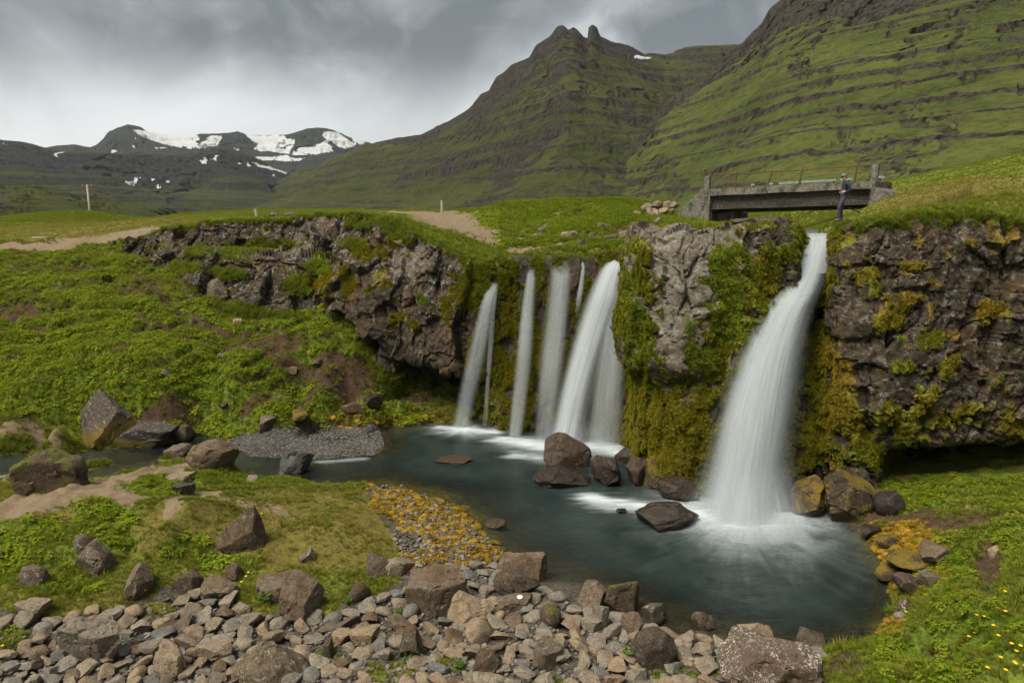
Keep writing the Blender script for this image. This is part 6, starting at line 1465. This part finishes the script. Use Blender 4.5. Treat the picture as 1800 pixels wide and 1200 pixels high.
def scatter(name, pts, nrm, scl, tint, coll, label, lean=.6, flat=1.0):
    n = len(pts); r = np.random.default_rng(len(name) * 7 + n)
    me = bpy.data.meshes.new(name); me.vertices.add(n); me.vertices.foreach_set('co', np.ascontiguousarray(pts, np.float32).ravel())
    up = nrm * lean + np.array([0, 0, 1 - lean]); up /= np.linalg.norm(up, axis=1, keepdims=True)
    tx = np.arctan2(np.hypot(up[:, 0], up[:, 1]), up[:, 2]); az = np.arctan2(up[:, 1], up[:, 0])
    # spin about z, then tilt towards the slope: R = Rz(az) Ry(tilt) Rz(spin)
    sp = r.uniform(0, 6.283, n); ca, sa, cb, sb, cc, sc_ = np.cos(az), np.sin(az), np.cos(tx), np.sin(tx), np.cos(sp), np.sin(sp)
    m20, m21, m22 = -sb * cc, sb * sc_, cb; m10 = sa * cb * cc + ca * sc_; m00 = ca * cb * cc - sa * sc_
    e = np.stack([np.arctan2(m21, m22), np.arcsin(np.clip(-m20, -1, 1)), np.arctan2(m10, m00)], 1)
    for an, ty, q in (('rotv', 'FLOAT_VECTOR', e), ('scl', 'FLOAT', scl), ('tint', 'FLOAT', tint)):
        a = me.attributes.new(an, ty, 'POINT'); a.data.foreach_set('vector' if ty == 'FLOAT_VECTOR' else 'value', np.ascontiguousarray(q, np.float32).ravel())
    a = me.attributes.new('vi', 'INT', 'POINT'); a.data.foreach_set('value', r.integers(0, len(coll.objects), n).astype(np.int32))
    o = link(name, me, None, kind='stuff', label=label)
    g = bpy.data.node_groups.new(name + "_scatter", 'GeometryNodeTree'); g.interface.new_socket('Geometry', in_out='INPUT', socket_type='NodeSocketGeometry'); g.interface.new_socket('Geometry', in_out='OUTPUT', socket_type='NodeSocketGeometry')
    N, L = g.nodes, g.links; gi = N.new('NodeGroupInput'); go = N.new('NodeGroupOutput'); ci = N.new('GeometryNodeCollectionInfo'); ci.inputs['Collection'].default_value = coll; ci.inputs['Separate Children'].default_value = True; ci.inputs['Reset Children'].default_value = True
    ip = N.new('GeometryNodeInstanceOnPoints'); ip.inputs['Pick Instance'].default_value = True
    def na(nm, ty): x = N.new('GeometryNodeInputNamedAttribute'); x.data_type = ty; x.inputs[0].default_value = nm; return x.outputs[0]
    er = N.new('FunctionNodeEulerToRotation'); L.new(na('rotv', 'FLOAT_VECTOR'), er.inputs[0])
    L.new(gi.outputs[0], ip.inputs['Points']); L.new(ci.outputs[0], ip.inputs['Instance']); L.new(na('vi', 'INT'), ip.inputs['Instance Index']); L.new(er.outputs[0], ip.inputs['Rotation']); L.new(na('scl', 'FLOAT'), ip.inputs['Scale']); L.new(ip.outputs[0], go.inputs[0])
    md = o.modifiers.new("scatter", 'NODES'); md.node_group = g
    return o
def gv_at(A, x, y):
    i = np.clip(np.searchsorted(XS, x), 0, len(XS) - 1); j = np.clip(np.searchsorted(YS, y), 0, len(YS) - 1); return A[j, i]
def candidates(n, x0, x1, y0, y1, seed):
    r = np.random.default_rng(seed); x = r.uniform(x0, x1, n); y = r.uniform(y0, y1, n); z = gh(x, y); u, v, zc = proj(np.stack([x, y, z], 1))
    k = (u > -430) & (u < 2230) & (v < 1290) & (v > 150); x, y, z, u, v = x[k], y[k], z[k], u[k], v[k]
    s_, o_ = gv_at(sd, x, y), gv_at(sof, x, y); k = (s_ < .0) | (s_ > o_ + .15) | (gv_at(sbl, x, y) > 1.0)
    k &= z > .03
    for A, B, C in ROCK_AT: k &= np.hypot(x - A, y - B) > C * .48
    x, y, z, u, v = x[k], y[k], z[k], u[k], v[k]
    return dict(x=x, y=y, z=z, u=u, v=v, r=r.random(len(x)), path=gv_at(m_path, x, y), soil=gv_at(m_soil, x, y), grav=gv_at(m_grav, x, y), leaf=gv_at(m_leaf, x, y), moss=gv_at(m_moss, x, y), dry=gv_at(dry, x, y), up=gv_at(W, x, y), nm=gv_at(n_mid, x, y), sl=gv_at(slope_m, x, y))
def sc_from(c, k): return np.stack([c['x'][k], c['y'][k], c['z'][k] - .012], 1), gnorm(c['x'][k], c['y'][k])
rg = np.random.default_rng(99)
# grass: near banks
c = candidates(200000, -21, 21, 9.6, 27.5, 1); bare = np.maximum.reduce([c['path'] * 1.15, c['soil'] * .85, c['grav'] * 1.05, c['moss'] * 1.05])
k = (c['r'] > bare) & (c['r'] > c['leaf'] * .45) & (c['up'] < .5); P_, N_ = sc_from(c, k)
hgt = (1.0 - .55 * c['dry'][k]) * (.55 + .6 * sstep(-.5, .5, c['nm'][k])) * (1 - .12 * (c['u'][k] > 1380))
scatter("grass", P_, N_, hgt * rg.uniform(.6, 1.2, len(P_)), np.clip(c['dry'][k] * 1.0 + rg.normal(0, .14, len(P_)), 0, 1), V_GRASS, "short turf grass on the near banks")
k = (c['r'] > bare) & (c['u'] > 1380) & (rg.random(len(c['r'])) < .08 + .14 * (c['nm'] > .1)); P2, N2 = sc_from(c, k)
scatter("long_grass", P2, N2, rg.uniform(.35, .95, len(P2)), np.clip(rg.normal(.22, .25, len(P2)), 0, 1), V_LONG, "longer grass and straw on the right bank")
k = (c['r'] > bare) & (c['u'] < 1380) & (rg.random(len(c['r'])) < .02 + .05 * (c['nm'] > .15)); P2, N2 = sc_from(c, k)
scatter("long_grass", P2, N2, rg.uniform(.35, .9, len(P2)), np.clip(rg.normal(.5, .3, len(P2)), 0, 1), V_LONG, "scattered longer tussocks in the turf of the near left bank")
# grass: hillside across the stream
c = candidates(220000, -46, 2, 25, 48, 2); bare = np.maximum.reduce([c['path'] * 1.1, c['soil'] * .95, c['grav']])
k = (c['r'] > bare) & (c['r'] > c['leaf'] * .25) & (c['up'] < .5); P_, N_ = sc_from(c, k)
scatter("grass", P_, N_, rg.uniform(.5, 1.4, len(P_)), np.clip(c['dry'][k] * .8 + rg.normal(.30, .24, len(P_)), 0, 1), V_GRASS, "grass on the hillside left of the lichen cliff")
k = (c['r'] > bare) & (c['up'] < .5) & (rg.random(len(c['r'])) < .06 + .16 * (c['nm'] > .12)); P2, N2 = sc_from(c, k)
scatter("long_grass", P2, N2, rg.uniform(.4, 1.2, len(P2)), np.clip(rg.normal(.3, .3, len(P2)), 0, 1), V_LONG, "longer grass among the herbs of the hillside")
# grass: plateau and knoll
c = candidates(560000, -80, 46, 20, 88, 3); bare = np.maximum(c['path'] * 1.1, c['soil'])
k = (c['r'] > bare) & (c['up'] > .5); P_, N_ = sc_from(c, k)
mound = (c['u'][k] > 800) & (c['u'][k] < 1240)
near_path = np.clip(c['path'][k] * 3, 0, 1); low = ((c['u'][k] < 420) & (c['y'][k] < 60)) | ((c['u'][k] > 640) & (c['u'][k] < 880)) | (c['u'][k] > 1480)
scatter("grass", P_, N_, rg.uniform(.5, 1.6, len(P_)) * (1 + .6 * mound) * (1 - .5 * near_path) * np.where(low, .55, 1), np.clip(c['dry'][k] * .85 + rg.normal(.08, .14, len(P_)) - .1 * mound, 0, 1), V_GRASS, "long and short grass on the plateau above the falls")
# leafy herbs
c = candidates(270000, -46, 24, 9.6, 48, 4)
k = (c['r'] < c['leaf'] * np.where(c['y'] < 27, .42, .50)) & (c['soil'] < .35) & (c['path'] < .3); P_, N_ = sc_from(c, k)
scatter("leafy_herbs", P_, N_, rg.uniform(.45, 1.6, len(P_)) * np.where(c['y'][k] < 27, .95, 1.2), np.clip(rg.normal(.22, .26, len(P_)), 0, 1), V_LEAF, "leafy green herbs covering the slopes")
# shore moss
c = candidates(90000, -14, 14, 11, 33, 5); k = (c['r'] < c['moss'] * 1.15); P_, N_ = sc_from(c, k)
scatter("shore_moss", P_, N_, rg.uniform(.6, 2.1, len(P_)), np.clip(rg.normal(.4, .35, len(P_)), 0, 1), V_MOSSB, "orange moss cushions along the shore")
# on the rock faces
cv = CL_V.reshape(-1, 3); cn = CL_N.reshape(-1, 3); ca_ = CL_A.reshape(-1, 4)
cu_, cvv, _ = proj(cv); inf = (cu_ > -40) & (cu_ < 2100) & (cvv < 1000); cst_ = np.repeat(c_st[:, None], CL_V.shape[1], 1).ravel(); right_thin = np.where(cst_ > 23.2, .40, 1.0)
nn2 = fbm(cv * 2.4, 3, 401)
def pick(w, n, seed):
    r = np.random.default_rng(seed); w = np.clip(w, 0, 1) * inf; q = np.where(r.random(len(w)) < w * n / max(w.sum(), 1))[0]
    j = r.normal(0, .03, (len(q), 3)); return q, cv[q] + j
q, p_ = pick(sstep(.5, .85, ca_[:, 0] + nn2 * .45) * (ca_[:, 3] < .5) * right_thin, 80000, 6)
scatter("cliff_moss", p_ - cn[q] * .02, cn[q], rg.uniform(.5, 1.5, len(q)), np.clip(ca_[q, 1] * 1.25 - .15 + rg.normal(0, .15, len(q)), 0, 1), V_MOSS, "moss cushions clinging to the wet rock", lean=.95)
q, p_ = pick(sstep(.4, .8, ca_[:, 3] + nn2 * .3), 26000, 7)
scatter("cliff_grass", p_, cn[q], rg.uniform(.7, 1.9, len(q)), np.clip(rg.normal(.22, .2, len(q)), 0, 1), V_GRASS, "grass tufts on the cliff edges and ledges", lean=.55)
q, p_ = pick(((np.abs(cu_ - 1290) < 60) & (cvv > 430) & (cvv < 640)) * ca_[:, 3] + ((np.abs(cu_ - 590) < 45) & (cvv > 470) & (cvv < 640)) * ca_[:, 3], 1100, 8)
scatter("cliff_herbs", p_, cn[q], rg.uniform(.6, 1.3, len(q)), np.clip(rg.normal(.2, .2, len(q)), 0, 1), V_LEAF, "leafy herbs growing on the rock faces", lean=.7)

# single leafy plants in the shingle, and the yellow flowers
def leafy_plant(u, v, s, label, seed):
    q = hit1(u, v)
    if np.isnan(q[0]): return
    r = empty("leafy_plant", q, label=label, cat="plant", group="green plants rooted in the shingle")
    rr = np.random.default_rng(seed); mt = simple_mat("fresh green leaf", (.035, .085, .007), (.08, .16, .014), 10, .6, .1, .005)
    for k in range(11):
        a = k * 2.4; d = s * (.25 + .75 * rr.random()); h = s * rr.uniform(.5, 1.1); m = MB(); tip = (math.cos(a) * d * .6, math.sin(a) * d * .6, h); m.tube((0, 0, 0), tip, .006, .004, 5)
        for j in range(5):
            b = a + (j - 2) * .7; L = s * .26; m.ball((tip[0] + math.cos(b) * L * .6, tip[1] + math.sin(b) * L * .6, tip[2] + .01), L * .5, (1, 1, .14), 1)
        m.build("leaf", mt, r, smooth=True)
for a in ((717,1168,.16,"bright green leafy plant beside the dark crumbled rock",1),(1106,1160,.26,"tall bright green sprig left of the round dark boulder",2),(703,1085,.18,"small green plant against the large mossy block",3),(612,1063,.14,"tiny green plant by the dark rounded stone",4),(465,1060,.24,"green plant below the leaning brown slab",5),(808,1176,.16,"low green plant left of the dark pointed stone",6)): leafy_plant(*a)
M_YEL = simple_mat("yellow petals", (.75, .42, .01), (.85, .55, .02), 30, .6, .1, .003); M_STEM = simple_mat("green stem", (.05, .09, .01), (.09, .14, .02), 30)
FL = [(1783,1162),(1792,1155),(1756,1184),(1733,1186),(1780,1182),(1783,1191),(1765,1198),(1797,1197),(1764,1060),(1766,1092),(1742,1126),(1712,1108),(1711,1133),(1776,1153),(1590,1092),(1728,1097),(1700,1150),(1752,1140),
      (425,1032),(433,1026),(438,1021),(399,1044),(256,1050),(58,1086),(7,1146),(461,914),(1030,366),(1040,362),(1052,368),(985,372),(1070,377)]
fq = hit(np.array([a for a, b in FL], float), np.array([b for a, b in FL], float))
_fm = {}
FG = [("mound" if q[1] > 28 else "bank" if q[0] > 4 else "shingle") if not np.isnan(q[0]) else None for q in fq]
for k, q in enumerate(fq):
    if np.isnan(q[0]): continue
    far = q[1] > 28; h = .16 if far else (.14 + .05 * ((k * 7) % 3)); r = empty("yellow_flower", q, k * 1.7, label=nth(sorted([(FL[i_][0], i_) for i_ in range(len(FL)) if FG[i_] == FG[k]]).index((FL[k][0], k)), FG.count(FG[k]), "yellow flowers", "on the grassy mound above the falls" if far else "in the right bank's grass" if q[0] > 4 else "by the shingle"), cat="flower", group="yellow flowers " + ("on the mound" if far else "on the right bank" if q[0] > 4 else "by the shingle"))
    key = (round(h, 3), far)
    if key not in _fm:
        m = MB(); m.tube((0, 0, 0), (.01, 0, h), .004, .003, 5); a = m.build("stem", M_STEM, r); m = MB(); n = 7; rad = .05 if far else .026
        for j in range(n):
            b = j * 6.283 / n; m.ball((.01 + math.cos(b) * rad * .75, math.sin(b) * rad * .75, h + .008), rad * .62, (1, 1, .35), 1)
        m.ball((.01, 0, h + .01), rad * .5, (1, 1, .6), 1); b_ = m.build("petals", M_YEL, r, smooth=True); _fm[key] = (a.data, b_.data)
    else:
        for nm, me in zip(("stem", "petals"), _fm[key]):
            o = bpy.data.objects.new(nm, me); COL.objects.link(o); o.parent = r
#@@PART9
# ------------------------------------------------------------------ air
def build_haze():
    bm = bmesh.new(); bmesh.ops.create_cube(bm, size=1); me = bpy.data.meshes.new("haze"); bm.to_mesh(me); bm.free()
    m = bpy.data.materials.new("thin damp air"); m.use_nodes = True; nt = m.node_tree; nt.nodes.clear()
    o = nt.nodes.new('ShaderNodeOutputMaterial'); v = nt.nodes.new('ShaderNodeVolumePrincipled'); nt.links.new(v.outputs[0], o.inputs['Volume'])
    v.inputs['Color'].default_value = (.88, .93, .97, 1); v.inputs['Density'].default_value = 3.2e-5; v.inputs['Anisotropy'].default_value = .1
    h = link("haze", me, m, kind='stuff', label="thin damp haze between the viewpoint and the mountains")
    z0, z1 = float(GZ.min()) - 40, 700.0
    h.scale = (13000, 13000, z1 - z0); h.location = (0, 0, (z0 + z1) / 2)
build_haze()
